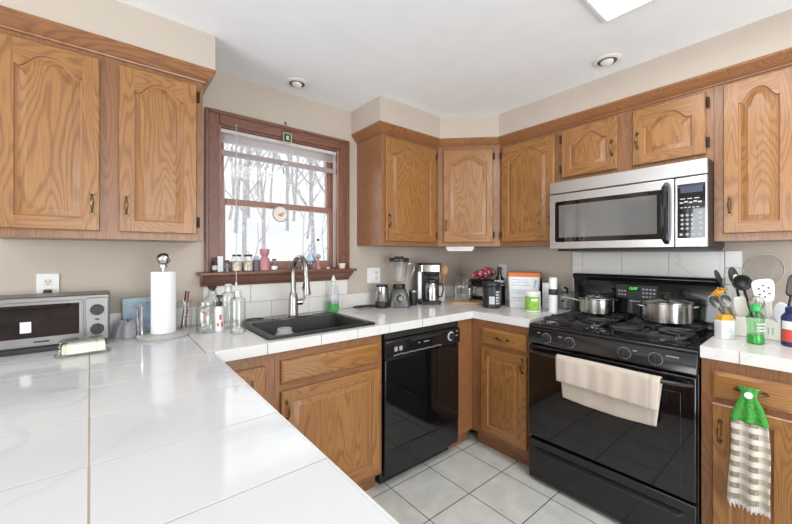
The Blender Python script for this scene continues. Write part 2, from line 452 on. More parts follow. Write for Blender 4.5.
sash(W + .055, W + .085, 1.207, 1.632, .055, .036, 'lower_sash')
sash(W + .09, W + .12, 1.598, oz1 - .012, .036, .036, 'upper_sash')

# made-up windows on the unseen sides, added to frame the fill lamps
for nm, (x0, x1, y0, y1, z0, z1) in (('added_window_rear', (-.7, 1.9, YB - .08, YB - .02, .06, 2.2)), ('added_window_left', (XL0 - .08, XL0 - .02, -1.0, 1.4, .75, 2.15))):
    w2 = bpy.data.objects.new(nm, None); col.objects.link(w2); w2['kind'] = 'structure'
    b = MB(); t = .05
    if nm == 'added_window_rear':
        b.box(x0, x1, y0, y1, z0, z0 + t); b.box(x0, x1, y0, y1, z1 - t, z1)
        for xx in (x0, (x0 + x1) / 2 - t / 2, x1 - t): b.box(xx, xx + t, y0, y1, z0 + t, z1 - t)
    else:
        b.box(x0, x1, y0, y1, z0, z0 + t); b.box(x0, x1, y0, y1, z1 - t, z1)
        for yy in (y0, (y0 + y1) / 2 - t / 2, y1 - t): b.box(x0, x1, yy, yy + t, z0 + t, z1 - t)
    b.build('added_window_frame', M['white'], w2)

# backsplash tiles
def rect_sub(r, h):
    x0, x1, y0, y1 = r; a0, a1, b0, b1 = h
    if a0 >= x1 or a1 <= x0 or b0 >= y1 or b1 <= y0: return [r]
    out = []
    if x0 < a0: out.append((x0, a0, y0, y1))
    if x1 > a1: out.append((a1, x1, y0, y1))
    xa, xb = max(x0, a0), min(x1, a1)
    if y0 < b0: out.append((xa, xb, y0, b0))
    if y1 > b1: out.append((xa, xb, b1, y1))
    return [q for q in out if q[1] - q[0] > .004 and q[3] - q[2] > .004]
g = .0014
CT = .921
b = MB()
def splash_w(xs, z0, z1):
    b.box(xs[0], xs[-1], W - .005, W - .0003, z0, z1, 1)
    for i in range(len(xs) - 1): b.box(xs[i] + g, xs[i + 1] - g, W - .009, W - .005, z0 + g, z1 - g, 0)
splash_w([-.70, -.45, -.2, .05, .27, .527, .774, 1.02, 1.27, 1.52, 1.77, 2.02, 2.27, S - .01], CT + .001, 1.022)
splash_w([.40, .65, .90, 1.15, 1.316], 1.022, 1.127)
struct(b.build('trim_3', [M['splash'], M['grout2']], bev=.001))
b = MB()
def splash_s(ys, z0, z1):
    b.box(S - .005, S - .0003, ys[0], ys[-1], z0, z1, 1)
    for i in range(len(ys) - 1): b.box(S - .009, S - .005, ys[i] + g, ys[i + 1] - g, z0 + g, z1 - g, 0)
splash_s([.10, .275], CT + .001, 1.022); splash_s([1.14, 1.385, 1.63, 1.875, 2.15], CT + .001, 1.022)
for z0, z1 in ((CT - .02, 1.075), (1.075, 1.32)):
    splash_s([.343, .5865, .83, 1.072], z0, z1)
for z0, z1 in ((CT + .001, .99), (.99, 1.065), (1.065, 1.143), (1.143, 1.232), (1.232, 1.322)):
    splash_s([.275, .343], z0, z1); splash_s([1.072, 1.14], z0, z1)
struct(b.build('trim_4', [M['splash'], M['grout2']], bev=.001))

# ---------------------------------------------------------------- countertops
def tiled_top(name, label, rects, xs, ys, edges, holes=(), mats=('tile2', 'grout2'), gg=.0015, zt=CT, bv=.0009):
    """rects: slab rectangles; edges: (x0,x1,y0,y1, direction, joints) facing tiles down the front"""
    b = MB()
    for r in rects:
        parts = [r]
        for h in holes: parts = [q for p in parts for q in rect_sub(p, h)]
        for p in parts: b.box(p[0], p[1], p[2], p[3], zt - .047, zt - .0007, 1)
        X = [r[0]] + [x for x in xs if r[0] + .01 < x < r[1] - .01] + [r[1]]
        Y = [r[2]] + [y for y in ys if r[2] + .01 < y < r[3] - .01] + [r[3]]
        for i in range(len(X) - 1):
            for j in range(len(Y) - 1):
                c = [(X[i] + (gg if i else 0), X[i + 1] - (gg if i < len(X) - 2 else 0), Y[j] + (gg if j else 0), Y[j + 1] - (gg if j < len(Y) - 2 else 0))]
                for h in holes: c = [q for p in c for q in rect_sub(p, h)]
                for p in c: b.box(*p, zt - .003, zt, 0)
    for (ax, pos, sgn, a0, a1, js) in edges:
        J = [a0] + [j for j in js if a0 + .01 < j < a1 - .01] + [a1]
        for i in range(len(J) - 1):
            if ax == 'x':   # edge runs along x, faces -y (sgn -1)
                y0, y1 = sorted((pos, pos + sgn * .006)); b.box(J[i] + gg, J[i + 1] - gg, y0, y1, zt - .047, zt, 0)
            else:
                x0, x1 = sorted((pos, pos + sgn * .006)); b.box(x0, x1, J[i] + gg, J[i + 1] - gg, zt - .047, zt, 0)
    o = b.build(name, [M[m] for m in mats], bev=bv)
    return tag(o, label, 'countertop')
PX1 = .3155
pj = [-.15, .096, .342, .588, .834, 1.080, 1.326, 1.572, 1.818]
tiled_top('peninsula_countertop', 'glossy white marble-tiled peninsula countertop in the left foreground', [(-.70, .3095, -.15, 1.508), (-.70, .2885, 1.5095, W - .01)],
          [-.36, -.035], pj, [('y', .3097, 1, -.15, 1.508, pj), ('x', -.1502, -1, -.70, .3095, [-.36, -.035])], mats=('tile', 'grout'), gg=.0016, bv=.0006)
# nosing strip along the peninsula's kitchen side
pc_ = bpy.data.objects['peninsula_countertop']
for v in pc_.data.vertices:
    if abs(v.co.x + .035) < .008: v.co.x += (.96 - v.co.y) * .031 + .004
ob = bpy.data.objects['peninsula_countertop']
MB().box(.3159, .3185, -.15, 1.506, CT - .045, CT - .003, 0).build('wood_edge_strip', M['cream'], ob)
FX, FY = 1.906, 1.5122
SK = (.565, 1.115, 1.575, 2.035)      # hole for the sink
xs = [.527, .78, .985, 1.19, 1.44, 1.69, 1.94, 2.19, 2.44]
tiled_top('corner_countertop', 'white marble-tiled countertop running round the corner with the black sink in it',
          [(.292, S - .01, FY + .006, W - .01), (FX + .006, S - .01, 1.102, FY + .006)], xs, [1.32, 1.762, 2.012],
          [('x', FY + .006, -1, .3200, FX + .012, xs), ('y', FX + .006, -1, 1.102, FY, [1.30])], holes=[SK])
tiled_top('short_countertop', 'short white tiled countertop right of the black stove', [(FX + .006, S - .01, .035, .334)], [2.15, 2.40], [.215],
          [('y', FX + .006, -1, .035, .334, [.215])])

# ---------------------------------------------------------------- cabinets
def door_loop(w, h, ins, ytop, arch, stile, rail, n=18):
    """closed loop of the panel opening, inset by ins"""
    x0, x1, z0, zt = stile + ins, w - stile - ins, rail + ins, h - rail - ins
    pts = [(x0, ytop, z0), (x1, ytop, z0)]
    for i in range(n + 1):
        u = i / n; x = x1 + (x0 - x1) * u
        t = abs(2 * u - 1)
        k = 0 if t > .86 else .5 * (1 + math.cos(PI * (t / .86) ** 1.55))
        sh = .10 * math.exp(-((t - .86) / .09) ** 2)
        pts.append((x, ytop, zt - arch * (1 - k) - arch * sh))
    return pts
def panel_door(name, parent, x0, x1, z0, z1, arch=0.0, stile=.052, rail=.048, y=-.0005, t=.019, hinge=None, vmat='oakv', hmat='oakh'):
    w, h = x1 - x0, z1 - z0
    b = MB(); yf = -t
    n = 18
    op = door_loop(w, h, 0, yf, arch, stile, rail, n)
    # slab edges with a small lip
    e = .004
    b.loops([[(0, 0, 0), (w, 0, 0), (w, 0, h), (0, 0, h)], [(0, yf + e, 0), (w, yf + e, 0), (w, yf + e, h), (0, yf + e, h)],
             [(e, yf, e), (w - e, yf, e), (w - e, yf, h - e), (e, yf, h - e)]], 0, True, False)
    # stiles
    b.add([(e, yf, e), (stile, yf, e), (stile, yf, h - e), (e, yf, h - e)], [(0, 1, 2, 3)], 0)
    b.add([(w - stile, yf, e), (w - e, yf, e), (w - e, yf, h - e), (w - stile, yf, h - e)], [(0, 1, 2, 3)], 0)
    # rails
    b.add([(stile, yf, e), (w - stile, yf, e), (w - stile, yf, rail), (stile, yf, rail)], [(0, 1, 2, 3)], 1)
    tp = op[2:]
    for i in range(n):
        p, q = tp[i], tp[i + 1]
        b.add([p, (p[0], yf, h - e), (q[0], yf, h - e), q], [(0, 1, 2, 3)], 1)
    # stile strips beside the opening between rail and arch are covered by the stiles; the moulded edge and raised panel:
    L = [op, door_loop(w, h, .002, yf + .006, arch, stile, rail, n)]
    b.loops(L, 2, False, False)
    L = [L[1], door_loop(w, h, .007, yf + .008, arch, stile, rail, n), door_loop(w, h, .009, yf + .0075, arch, stile, rail, n)]
    b.loops(L, 2, False, False)
    L = [L[2], door_loop(w, h, .030, yf + .0015, arch, stile, rail, n), door_loop(w, h, .032, yf + .0005, arch, stile, rail, n)]
    b.loops(L, 0, False, False)
    last = L[-1]
    # flat field: strip fill between bottom and the arched top
    tp = last[2:]; z0_ = last[0][2]
    for i in range(n):
        p, q = tp[i], tp[i + 1]
        b.add([(p[0], p[1], z0_), p, q, (q[0], q[1], z0_)], [(0, 1, 2, 3)], 0)
    o = b.build(name, [M[vmat], M[hmat], M['groove']], parent, (x0, y, z0), fixn=False, angle=25)
    return o
def pull(parent, x, y, z, vertical=True, L=.102, mat='brass'):
    """antique bail handle: two pointed rosettes and a swelling grip"""
    b = MB()
    def P(a, out, side=0): return (x + side, y - out, z + a) if vertical else (x + a, y - out, z + side)
    pts, rs = [], []
    for i in range(13):
        t = -1 + i / 6
        pts.append(P(t * L * .36, .006 + .019 * (1 - t ** 4))); rs.append(.0032 + .0032 * math.exp(-(t * 2.2) ** 2))
    b.tube(pts, rs, 8)
    for sg in (-1, 1):
        pl = [(0, .5), (.0075, .22), (.0085, 0), (.0055, -.2), (0, -.27), (-.0055, -.2), (-.0085, 0), (-.0075, .22)]
        cz = sg * L * .36
        f = [P(cz + sg * q[1] * .028, 0.0, q[0]) for q in pl]; bk = [P(cz + sg * q[1] * .028, .005, q[0] * .8) for q in pl]
        b.loops([f, bk], 0)
    return b.build('handle', M[mat], parent)
def hinge(parent, x, y, z):
    s_ = 1 if x > .05 else -1; x += s_ * .0062
    b = MB(); b.cyl((x, y - .0145, z - .024), .0055, .048, 'z', 8); b.box(x - .0045, x + .0045, y - .012, y + .001, z - .021, z + .021)
    return b.build('hinge', M['dark'], parent)

def cabinet(name, label, origin, rz, w, depth, z0, z1, doors=(), drawers=(), toe=False, body=None, group=None, ew=None):
    root = thing(name, label, 'cabinet', (*origin, 0), rz, group)
    b = MB()
    zc = .103 if toe else z0
    # carcass with the face frame proud of it: stiles and rails
    b.box(0, w, .019, depth, zc, z1, 0)
    sw = .038
    op = [(d[0], d[1], d[2], d[3]) for d in doors] + [(d[0], d[1], d[2], d[3]) for d in drawers]
    b.box(0, sw, 0, .019, zc, z1, 0); b.box(w - sw, w, 0, .019, zc, z1, 0)
    b.box(sw, w - sw, 0, .019, zc, z1, 1)
    if toe: b.box(0, w, .060, depth, .001, zc, 2)
    b.build('cabinet_body' if toe else 'cabinet_body', [M['framev'], M['framev'], M['crown']], root)
    for d in doors:
        x0, x1, a, c, arch, hs = d[:6]; hz = d[6]
        dr = panel_door('door', root, x0, x1, a, c, arch)
        if hs == 'l': hx, gx = .024, (x1 - x0) + .001
        else: hx, gx = (x1 - x0) - .024, -.001
        if hz: pull(dr, hx, -.0195, hz - a)
        if arch:
            hinge(dr, gx, -.001, .055); hinge(dr, gx, -.001, (c - a) - .055)
    for d in drawers:
        x0, x1, a, c, kind = d
        w2, h2 = x1 - x0, c - a
        b = MB()
        e = .012
        b.loops([[(0, 0, 0), (w2, 0, 0), (w2, 0, h2), (0, 0, h2)], [(0, -.010, 0), (w2, -.010, 0), (w2, -.010, h2), (0, -.010, h2)],
                 [(.004, -.014, .004), (w2 - .004, -.014, .004), (w2 - .004, -.014, h2 - .004), (.004, -.014, h2 - .004)],
                 [(.018, -.019, .016), (w2 - .018, -.019, .016), (w2 - .018, -.019, h2 - .016), (.018, -.019, h2 - .016)]], 0)
        o = b.build('drawer' if kind == 'd' else 'false_drawer_front', [M['oakh']], root, (x0, -.0005, a), angle=20)
        if kind == 'd': pull(o, w2 / 2, -.0195, h2 / 2, False)
    return root

FU = .297                    # upper face depth
ZB, ZT = 1.366, 2.165
g1 = None
lc = cabinet('wall_cabinet', 'two-door oak wall cabinet left of the window, above the toaster oven', (-.345, W - FU), 0, .690, FU - .002, ZB, ZT,
        [(.028, .318, 1.396, 2.090, .050, 'r', 1.505), (.378, .662, 1.396, 2.090, .050, 'l', 1.505)])
# small white cup hook plate on the cabinet side
MB().cyl((.6905, .16, 1.397), .013, .006, 'x', 14).build('round_bumper', M['white'], lc)
cabinet('wall_cabinet', 'single-door oak wall cabinet just right of the window, side panel bare', (1.400, W - FU), 0, S - .626 - 1.400 - .001, FU - .002, ZB, ZT,
        [(.028, .498, 1.396, 2.090, .052, 'l', 1.53)])
# diagonal corner cabinet
p0 = Vector((S - .626, W - FU)); p1 = Vector((S - FU, W - .626)); dw_ = (p1 - p0).length
root = thing('corner_wall_cabinet', 'narrow diagonal oak wall cabinet in the corner above the white radio', 'cabinet', (p0.x, p0.y, 0), R(-45))
b = MB()
q = .626 * math.sqrt(.5)
def loc2(wx, wy):
    d = Vector((wx - p0.x, wy - p0.y)); return (d.x * math.cos(R(45)) - d.y * math.sin(R(45)), d.x * math.sin(R(45)) + d.y * math.cos(R(45)))
poly = [(0.001, 0), (dw_ - .001, 0), loc2(S - .003, W - .626 + .001), loc2(S - .003, W - .003), loc2(S - .626 + .001, W - .003)]
b.prism(poly, 'z', ZB, ZT)
b.build('cabinet_body', M['framev'], root)
dd = panel_door('door', root, .045, dw_ - .056, 1.396, 2.090, .045, stile=.045)
pull(dd, .02, -.0195, .125); hinge(dd, dw_ - .101 + .001, -.001, .055); hinge(dd, dw_ - .101 + .001, -.001, .64)
RZ = R(-90)
YC = W - .626 - .001
cabinet('wall_cabinet', 'single-door oak wall cabinet between corner cabinet and microwave', (S - FU, YC), RZ, YC - 1.101, FU - .002, ZB, ZT,
        [(.022, YC - 1.101 - .018, 1.396, 2.090, .050, 'r', 1.53)])
cabinet('wall_cabinet', 'low oak wall cabinet with two short arched doors above the microwave', (S - FU, 1.100), RZ, 1.100 - .343, FU - .002, 1.752, ZT,
        [(.028, .344, 1.792, 2.095, .050, 'r', 1.915), (.422, .730, 1.792, 2.095, .050, 'l', 1.925)])
cabinet('wall_cabinet', 'tall oak wall cabinet at the right edge, right of the microwave', (S - FU, .342), RZ, .302, FU - .002, ZB, ZT,
        [(.034, .268, 1.400, 2.100, .050, 'l', 1.53)])

# crown mouldings swept round the cabinet tops
def crown(name, path, label):
    # path: list of (x,y) of the face line; profile offset outward (to the right of travel is the room side)
    prof = [(0.001, 2.112), (.008, 2.112), (.010, 2.118), (.016, 2.122), (.030, 2.136), (.040, 2.150), (.044, 2.155), (.047, 2.158), (.047, 2.1695), (0.001, 2.1695)]
    n = len(path); ls = []
    for i in range(n):
        p = Vector(path[i])
        def nrm(a, c):
            d = (Vector(c) - Vector(a)).normalized(); return Vector((d.y, -d.x))
        if i == 0: nn = nrm(path[0], path[1]); k = 1
        elif i == n - 1: nn = nrm(path[-2], path[-1]); k = 1
        else:
            a, c = nrm(path[i - 1], path[i]), nrm(path[i], path[i + 1]); nn = (a + c).normalized(); k = 1 / nn.dot(a)
        ls.append([(p.x + nn.x * o * k, p.y + nn.y * o * k, z) for o, z in prof])
    b = MB(); b.loops(ls, 0)
    o = b.build(name, M['crown'], angle=20); o['kind'] = 'structure'
    return o
crown('trim_5', [(-.345, W - FU - .0005), (.3455, W - FU - .0005), (.3455, W - .003)], '')
crown('trim_6', [(1.3995, W - .003), (1.3995, W - FU - .0005), (p0.x, p0.y - .0005), (p1.x - .0005, p1.y), (S - FU - .0005, .04)], '')

# base cabinets
FB = .620
CB = CT - .048
cabinet('base_cabinet', 'narrow oak base cabinet in the inner corner beside the peninsula', (.345, W - FB), 0, .222, FB - .012, 0, CB,
        [(.03, .178, .14, .820, 0, 'r', .62)], toe=True)
cabinet('sink_base_cabinet', 'wide oak base cabinet under the black sink with one door and a false drawer front', (.568, W - FB), 0, .590, FB - .012, 0, CB - .0,
        [(.024, .566, .130, .690, 0, 'l', .605)], [(.024, .566, .722, .828, 'f')], toe=True)
bpy.data.objects['sink_base_cabinet']
# body of the sink cabinet is open at the top for the bowl
for ch in bpy.data.objects['sink_base_cabinet'].children:
    if ch.name.startswith('cabinet_body'):
        b = MB(); w, dp = .590, FB - .012
        b.box(0, .018, .019, dp, .103, CB, 0); b.box(w - .018, w, .019, dp, .103, CB, 0); b.box(.018, w - .018, .019, dp, .103, .121, 0)
        b.box(.018, w - .018, dp - .01, dp, .121, CB, 0)
        b.box(0, .024, 0, .019, .103, CB, 0); b.box(w - .024, w, 0, .019, .103, CB, 0)
        b.box(.024, w - .024, 0, .019, .103, .15, 1); b.box(.024, w - .024, 0, .019, .67, .74, 1); b.box(.024, w - .024, 0, .019, .81, CB, 1)
        b.box(0, w, .060, dp, .001, .103, 2)
        tmp = b.build('tmp', [M['framev'], M['frameh'], M['crown']])
        ch.data = tmp.data; bpy.data.objects.remove(tmp)
XF = S - FB
# corner unit: closed return panel between dishwasher and the stove-side cabinet
cabinet('base_cabinet', 'oak base cabinet with one drawer and one door left of the stove', (XF, W - FB + .0), RZ, (W - FB) - 1.104, FB - .012, 0, CB,
        [(.088, (W - FB) - 1.104 - .022, .135, .690, 0, 'r', .635)], [(.088, (W - FB) - 1.104 - .022, .716, .822, 'd')], toe=True)
root = thing('corner_base_filler', 'plain oak corner filler panel right of the dishwasher', 'cabinet', (1.786, W - FB, 0))
MB().box(0, XF - 1.786 - .001, 0, .25, .103, CB).box(0, XF - 1.786 + .03, .060, .25, .001, .103, 1).build('cabinet_body', [M['framev'], M['crown']], root)
cabinet('base_cabinet', 'oak base cabinet with drawer and door right of the stove, crocheted towel hanging on it', (XF, .333), RZ, .298, FB - .012, 0, CB,
        [(.036, .262, .120, .695, 0, 'l', .585)], [(.036, .262, .716, .826, 'd')], toe=True)
# peninsula body
root = thing('peninsula_cabinet', 'oak panelled peninsula base carrying the marble-tiled top', 'cabinet', (-.33, .0, 0))
b = MB(); b.box(-.02, .60, -.12, 1.52, .103, CB - .001, 0); b.box(-.02, .55, -.10, 1.52, .001, .103, 1); b.box(-.02, .60, 1.52, W - .02, .001, CB - .001, 0)
b.build('cabinet_body', [M['framev'], M['crown']], root)
for k in range(4):
    pd = panel_door('door', root, 0, .36, .13, .84, 0)
    pd.rotation_euler = (0, 0, R(90)); pd.location = (.6005, -.08 + .39 * k, .13)
    pull(pd, .03, -.0195, .49)

# ---------------------------------------------------------------- stove
ST = (1.890, 1.098)          # local x = along the front (to the right), y = into the wall, z up
SWD = .760
stove = thing('gas_stove', 'black freestanding gas stove with a digital clock and a towel on its door handle', 'stove', (ST[0], ST[1], 0), RZ)
D = S - ST[0] - .012
b = MB()
b.box(.001, SWD - .001, .035, D, .03, .880)
b.box(.02, SWD - .02, .06, D, .004, .03)
b.build('stove_body', M['black'], stove, bev=.003)
b = MB()
b.prism([(.020, .878), (.012, .884), (.012, .894), (.022, .902), (.05, .905), (D - .085, .905), (D - .085, .880), (.036, .880)], 'x', 0, SWD)
ck = b.build('cooktop', M['black'], stove, bev=.002)
b = MB()
b.prism([(.034, .795), (-.002, .795), (-.006, .802), (.006, .874), (.012, .882), (.034, .882)], 'x', .001, SWD - .001)
cp = b.build('control_panel', M['black'], stove, bev=.002)
for kx in (.113, .240, .495, .617):
    b = MB(); b.cyl((kx, -.004, .837), .0265, .004, 'y', 28, 1)
    b.cyl((kx, -.022, .837), .0205, .020, 'y', 24, 0, r2=.023)
    b.box(kx - .005, kx + .005, -.031, -.012, .818, .856, 0)
    k = b.build('knob', [M['blackm'], M['blackm']], stove, bev=.0012)
    # printed dial ring around the knob
    mk = MB()
    for i in range(22):
        a = 2 * PI * i / 22
        mk.cyl((kx + .0265 * math.sin(a), -.0062, .837 + .0265 * math.cos(a)), .0016, .0022, 'y', 6)
    mk.build('dial_markings', M['lightgrey'], k)
for (x0, x1, z) in ((.060, .075, .858), (.178, .200, .855), (.528, .545, .853), (.655, .700, .857)):
    MB().box(x0, x1, -.0032, -.0012, z, z + .004).build('panel_marking', M['grey'], cp)
# oven door
b = MB()
b.box(.004, SWD - .004, .0, .034, .262, .786)
door = b.build('oven_door', M['blackg'], stove, bev=.006)
b = MB(); b.box(.055, SWD - .055, -.0022, .001, .318, .710)
b.build('oven_window', M['blackg'], door, bev=.001)
b = MB(); pts = []
for i in range(25):
    t = -1 + i / 12
    pts.append((SWD / 2 + t * (SWD / 2 - .018), -.052 * (1 - abs(t) ** 6) + .002, .752 + .006 * (1 - t * t)))
b.tube(pts, .0105, 12, 0, flat=1.35)
b.build('door_handle', M['black'], door)
b = MB(); b.box(.004, SWD - .004, .002, .034, .022, .248)
dr = b.build('storage_drawer', M['black'], stove, bev=.005)
b = MB()
b.loops([[(.040, .003, .200), (SWD - .045, .003, .200), (SWD - .045, .003, .178), (.040, .003, .178)],
         [(.055, -.022, .194), (SWD - .060, -.022, .194), (SWD - .060, -.022, .186), (.055, -.022, .186)]])
b.build('drawer_handle', M['blackm'], dr, bev=.002)
# backguard
b = MB()
b.prism([(D - .085, .880), (D - .085, .925), (D - .070, 1.02), (D - .075, 1.135), (D - .095, 1.160), (D - .085, 1.178), (D, 1.178), (D, .880)], 'x', .002, SWD - .002)
bg_ = b.build('backguard', M['black'], stove, bev=.004)
b = MB()
yb_ = D - .0735
b.box(.262, .478, yb_ - .003, yb_, 1.035, 1.118)
cpn = b.build('clock_panel', M['blackm'], bg_, bev=.001)
MB().box(.325, .388, yb_ - .0045, yb_ - .003, 1.082, 1.110).build('display', M['lcd'], cpn)
text_part('clock_digits', '12:07', .021, M['digits'], cpn, (.356, yb_ - .0052, 1.096), (R(90), 0, 0))
b = MB()
for i in range(2):
    for j in range(3): MB().box(.275 + j * .016, .286 + j * .016, yb_ - .0045, yb_ - .003, 1.052 + i * .022, 1.062 + i * .022).build('clock_button', M['grey'], cpn)
for i in range(3):
    for j in range(4): MB().box(.402 + j * .018, .414 + j * .018, yb_ - .0045, yb_ - .003, 1.046 + i * .022, 1.056 + i * .022).build('clock_button', M['grey'], cpn)
MB().box(.335, .405, yb_ - .0015, yb_ + .004, 1.018, 1.023).build('nameplate', M['lightgrey'], bg_)
# burners and grates
def burner(x, y, r):
    b = MB(); b.lathe([(.075, 0), (.075, .001), (.05, .003), (0.02, .003)], (x, y, .9052), 28)
    b.lathe([(r, 0), (r, .010), (r * .86, .014), (r * .8, .020), (r * .3, .022)], (x, y, .9065), 24)
    b.build('burner', M['castiron'], stove)
    b = MB(); hx, hy = .148, .118; zt_, zb_ = .946, .938
    def bar(x0, y0, x1, y1, w=.0045, za=zb_, zc=zt_):
        d = Vector((x1 - x0, y1 - y0)).normalized(); n_ = Vector((-d.y, d.x)) * w
        b.loops([[(x0 - n_.x, y0 - n_.y, za), (x0 + n_.x, y0 + n_.y, za), (x0 + n_.x, y0 + n_.y, zc), (x0 - n_.x, y0 - n_.y, zc)],
                 [(x1 - n_.x, y1 - n_.y, za), (x1 + n_.x, y1 + n_.y, za), (x1 + n_.x, y1 + n_.y, zc), (x1 - n_.x, y1 - n_.y, zc)]])
    c = .030
    P = [(x - hx, y - hy + c), (x - hx + c, y - hy), (x + hx - c, y - hy), (x + hx, y - hy + c), (x + hx, y + hy - c), (x + hx - c, y + hy), (x - hx + c, y + hy), (x - hx, y + hy - c)]
    for i in range(8): bar(*P[i], *P[(i + 1) % 8], za=.928, zc=.938)
    for a in range(4):
        an = PI / 2 * a
        ex, ey = (hx if a % 2 == 0 else 0) * (1 if a < 2 else -1), (hy if a % 2 else 0) * (1 if a < 2 else -1)
        bar(x + ex, y + ey, x + .030 * math.cos(an), y + .030 * math.sin(an), za=.930)
    for sx_ in (-1, 1):
        for sy_ in (-1, 1):
            bar(x + sx_ * (hx - c / 2), y + sy_ * (hy - c / 2), x + sx_ * .045, y + sy_ * .040, za=.932)
            b.cyl((x + sx_ * (hx - c / 2), y + sy_ * (hy - c / 2), .9055), .006, .026, 'z', 8)
    b.build('burner_grate', M['castiron'], stove)
BY = (.165, .425)
for x in (.205, .555):
    for y in BY: burner(x, y, .042 if y == BY[0] else .034)

# ---------------------------------------------------------------- pots (world coordinates)
pot = thing('stock_pot', 'large stainless steel pot with lid on the rear right burner', 'pot', (2.305, .543, .9462))
b = MB(); r = .112
b.lathe([(r - .006, 0), (r, .006), (r, .100), (r + .003, .103), (r - .002, .103), (r - .002, .008), (.01, .006)], seg=40, cap1=False)
b.build('pot_body', M['steelv'], pot)
b = MB(); b.lathe([(r + .004, .1035), (r + .004, .107), (r - .015, .113), (.05, .124), (.012, .127)], seg=40)
lid = b.build('lid', M['steelv'], pot)
b = MB(); b.lathe([(.012, .127), (.009, .137), (.020, .143), (.022, .149), (.012, .153)], seg=20)
b.tube([(-.075, -.03, .122), (-.045, -.02, .139), (0, 0, .147), (.045, .02, .139), (.075, .03, .122)], .0042, 8)
b.build('lid_knob', M['blackm'], lid)
for sg in (-1, 1):
    b = MB(); ax = Vector((-.60, .80, 0)).normalized() * sg; tn = Vector((-ax.y, ax.x, 0))
    b.tube([ax * (r - .001) + tn * .03 + Vector((0, 0, .080)), ax * (r + .022) + tn * .026 + Vector((0, 0, .084)), ax * (r + .030) + Vector((0, 0, .085)),
            ax * (r + .022) - tn * .026 + Vector((0, 0, .084)), ax * (r - .001) - tn * .03 + Vector((0, 0, .080))], .005, 8)
    b.build('side_handle', M['chrome'], pot)
pot = thing('saucepan', 'small stainless saucepan with long handle on the rear left burner', 'pot', (2.318, .893, .9462))
b = MB(); r = .092
b.lathe([(r - .006, 0), (r, .006), (r, .086), (r + .003, .089), (r - .002, .089), (r - .002, .008), (.01, .006)], seg=36, cap1=False)
b.build('pot_body', M['steelv'], pot)
b = MB(); b.lathe([(r + .003, .0895), (r + .003, .093), (r - .02, .102), (.03, .110), (.012, .111)], seg=36)
lid = b.build('lid', M['glass'], pot)
b = MB(); b.lathe([(r + .0035, .0892), (r + .0045, .091), (r + .0035, .0945), (r - .004, .0955)], seg=36, cap0=False, cap1=False)
b.build('lid_rim', M['chrome'], lid)
b = MB(); b.lathe([(.012, .111), (.009, .119), (.024, .125), (.024, .132), (.010, .136)], seg=20); b.build('lid_knob', M['blackm'], lid)
b = MB(); b.tube([(-.062, .072, .072), (-.080, .092, .080), (-.105, .122, .088), (-.130, .155, .094)], [.005, .0055, .006, .005], 8, flat=.6)
b.build('long_handle', M['dsteel'], pot)
b = MB(); b.tube([(.058, -.070, .070), (.088, -.085, .078), (.092, -.060, .078), (.074, -.050, .070)], .004, 8); b.build('helper_handle', M['chrome'], pot)

# ---------------------------------------------------------------- oven towel (over the door handle)
hx_, hz_ = ST[0] - .0485, .757
def towel_fn(u, v):
    # u across (0 left .. 1 right), v along the length from behind the bar to the front hem
    yy = .903 - .452 * u
    t = (SWD / 2 - (ST[1] - yy)) / (SWD / 2 - .018)
    bar = -.052 * (1 - abs(t) ** 6) + .002; bz = .752 + .006 * (1 - t * t)
    rad = .0175
    Lb, Lf = .205 + .012 * math.sin(u * 3), .115 + .012 * u
    tot = Lb + PI * rad + Lf; s_ = v * tot
    rip = .0022 * math.sin(u * 17 + v * 2) + .0015 * math.sin(u * 39)
    if s_ < Lb:
        d = Lb - s_; off = rad * max(.5, 1 - d * 1.2); z = bz - d; o = off * .9
        sk = .022 * (d / Lb) * (1 - 2 * u) + .002
        return (ST[0] + bar + o - 0.0 + rip * .5, yy - sk, z)
    if s_ < Lb + PI * rad:
        a = (s_ - Lb) / rad
        return (ST[0] + bar + rad * math.cos(a) * .95, yy, bz + rad * math.sin(a))
    d = s_ - Lb - PI * rad
    return (ST[0] + bar - rad - .006 * math.sin(d * 14) + rip, yy - .006 * d / Lf * (1 - 2 * u), bz - d)
tw = MB().grid(towel_fn, 40, 44).build('dish_towel', M['ovencloth'], solid=.003, angle=180, fixn=False)
tag(tw, 'cream dish towel folded over the oven door handle of the stove', 'towel')

# ---------------------------------------------------------------- microwave
mw = thing('microwave_oven', 'stainless steel over-the-range microwave with black keypad above the stove', 'microwave', (2.133, 1.096, 1.334), RZ)
mwW, mwD, mwH = .752, S - 2.133 - .003, .4165
b = MB(); b.box(0, mwW, .024, mwD, .006, mwH - .001); b.build('microwave_body', M['blackm'], mw, bev=.002)
b = MB(); b.box(.002, mwW - .002, 0, .0235, .343, mwH - .002); b.build('vent_strip', M['steel'], mw, bev=.003)
b = MB(); b.box(.002, .627, 0, .0235, .004, .338); b.build('microwave_door', M['steel'], mw, bev=.003)
dpart = [o for o in mw.children if o.name.startswith('microwave_door')][0]
b = MB()
b.prism([(.045, .045), (.575, .045), (.582, .052), (.582, .285), (.575, .292), (.045, .292), (.038, .285), (.038, .052)], 'y', -.0022, .001)
wf = b.build('window_border', M['blackg'], dpart)
MB().box(.062, .558, -.003, -.002, .072, .268).build('door_window', plain('grey_mesh_glass', (.13, .13, .13), .05, spec=1.0, vary=.03), wf)
b = MB(); pts = [(.598 + .0, -.002, .030), (.598, -.028, .045), (.598, -.036, .10), (.598, -.038, .17), (.598, -.036, .24), (.598, -.028, .295), (.598, -.002, .312)]
b.tube(pts, [.014, .017, .018, .0185, .018, .017, .014], 10, flat=.9)
b.build('door_handle', M['black'], dpart)
b = MB(); b.box(.6300, mwW - .002, 0, .0235, .004, .338); pn = b.build('control_panel', M['steel'], mw, bev=.003)
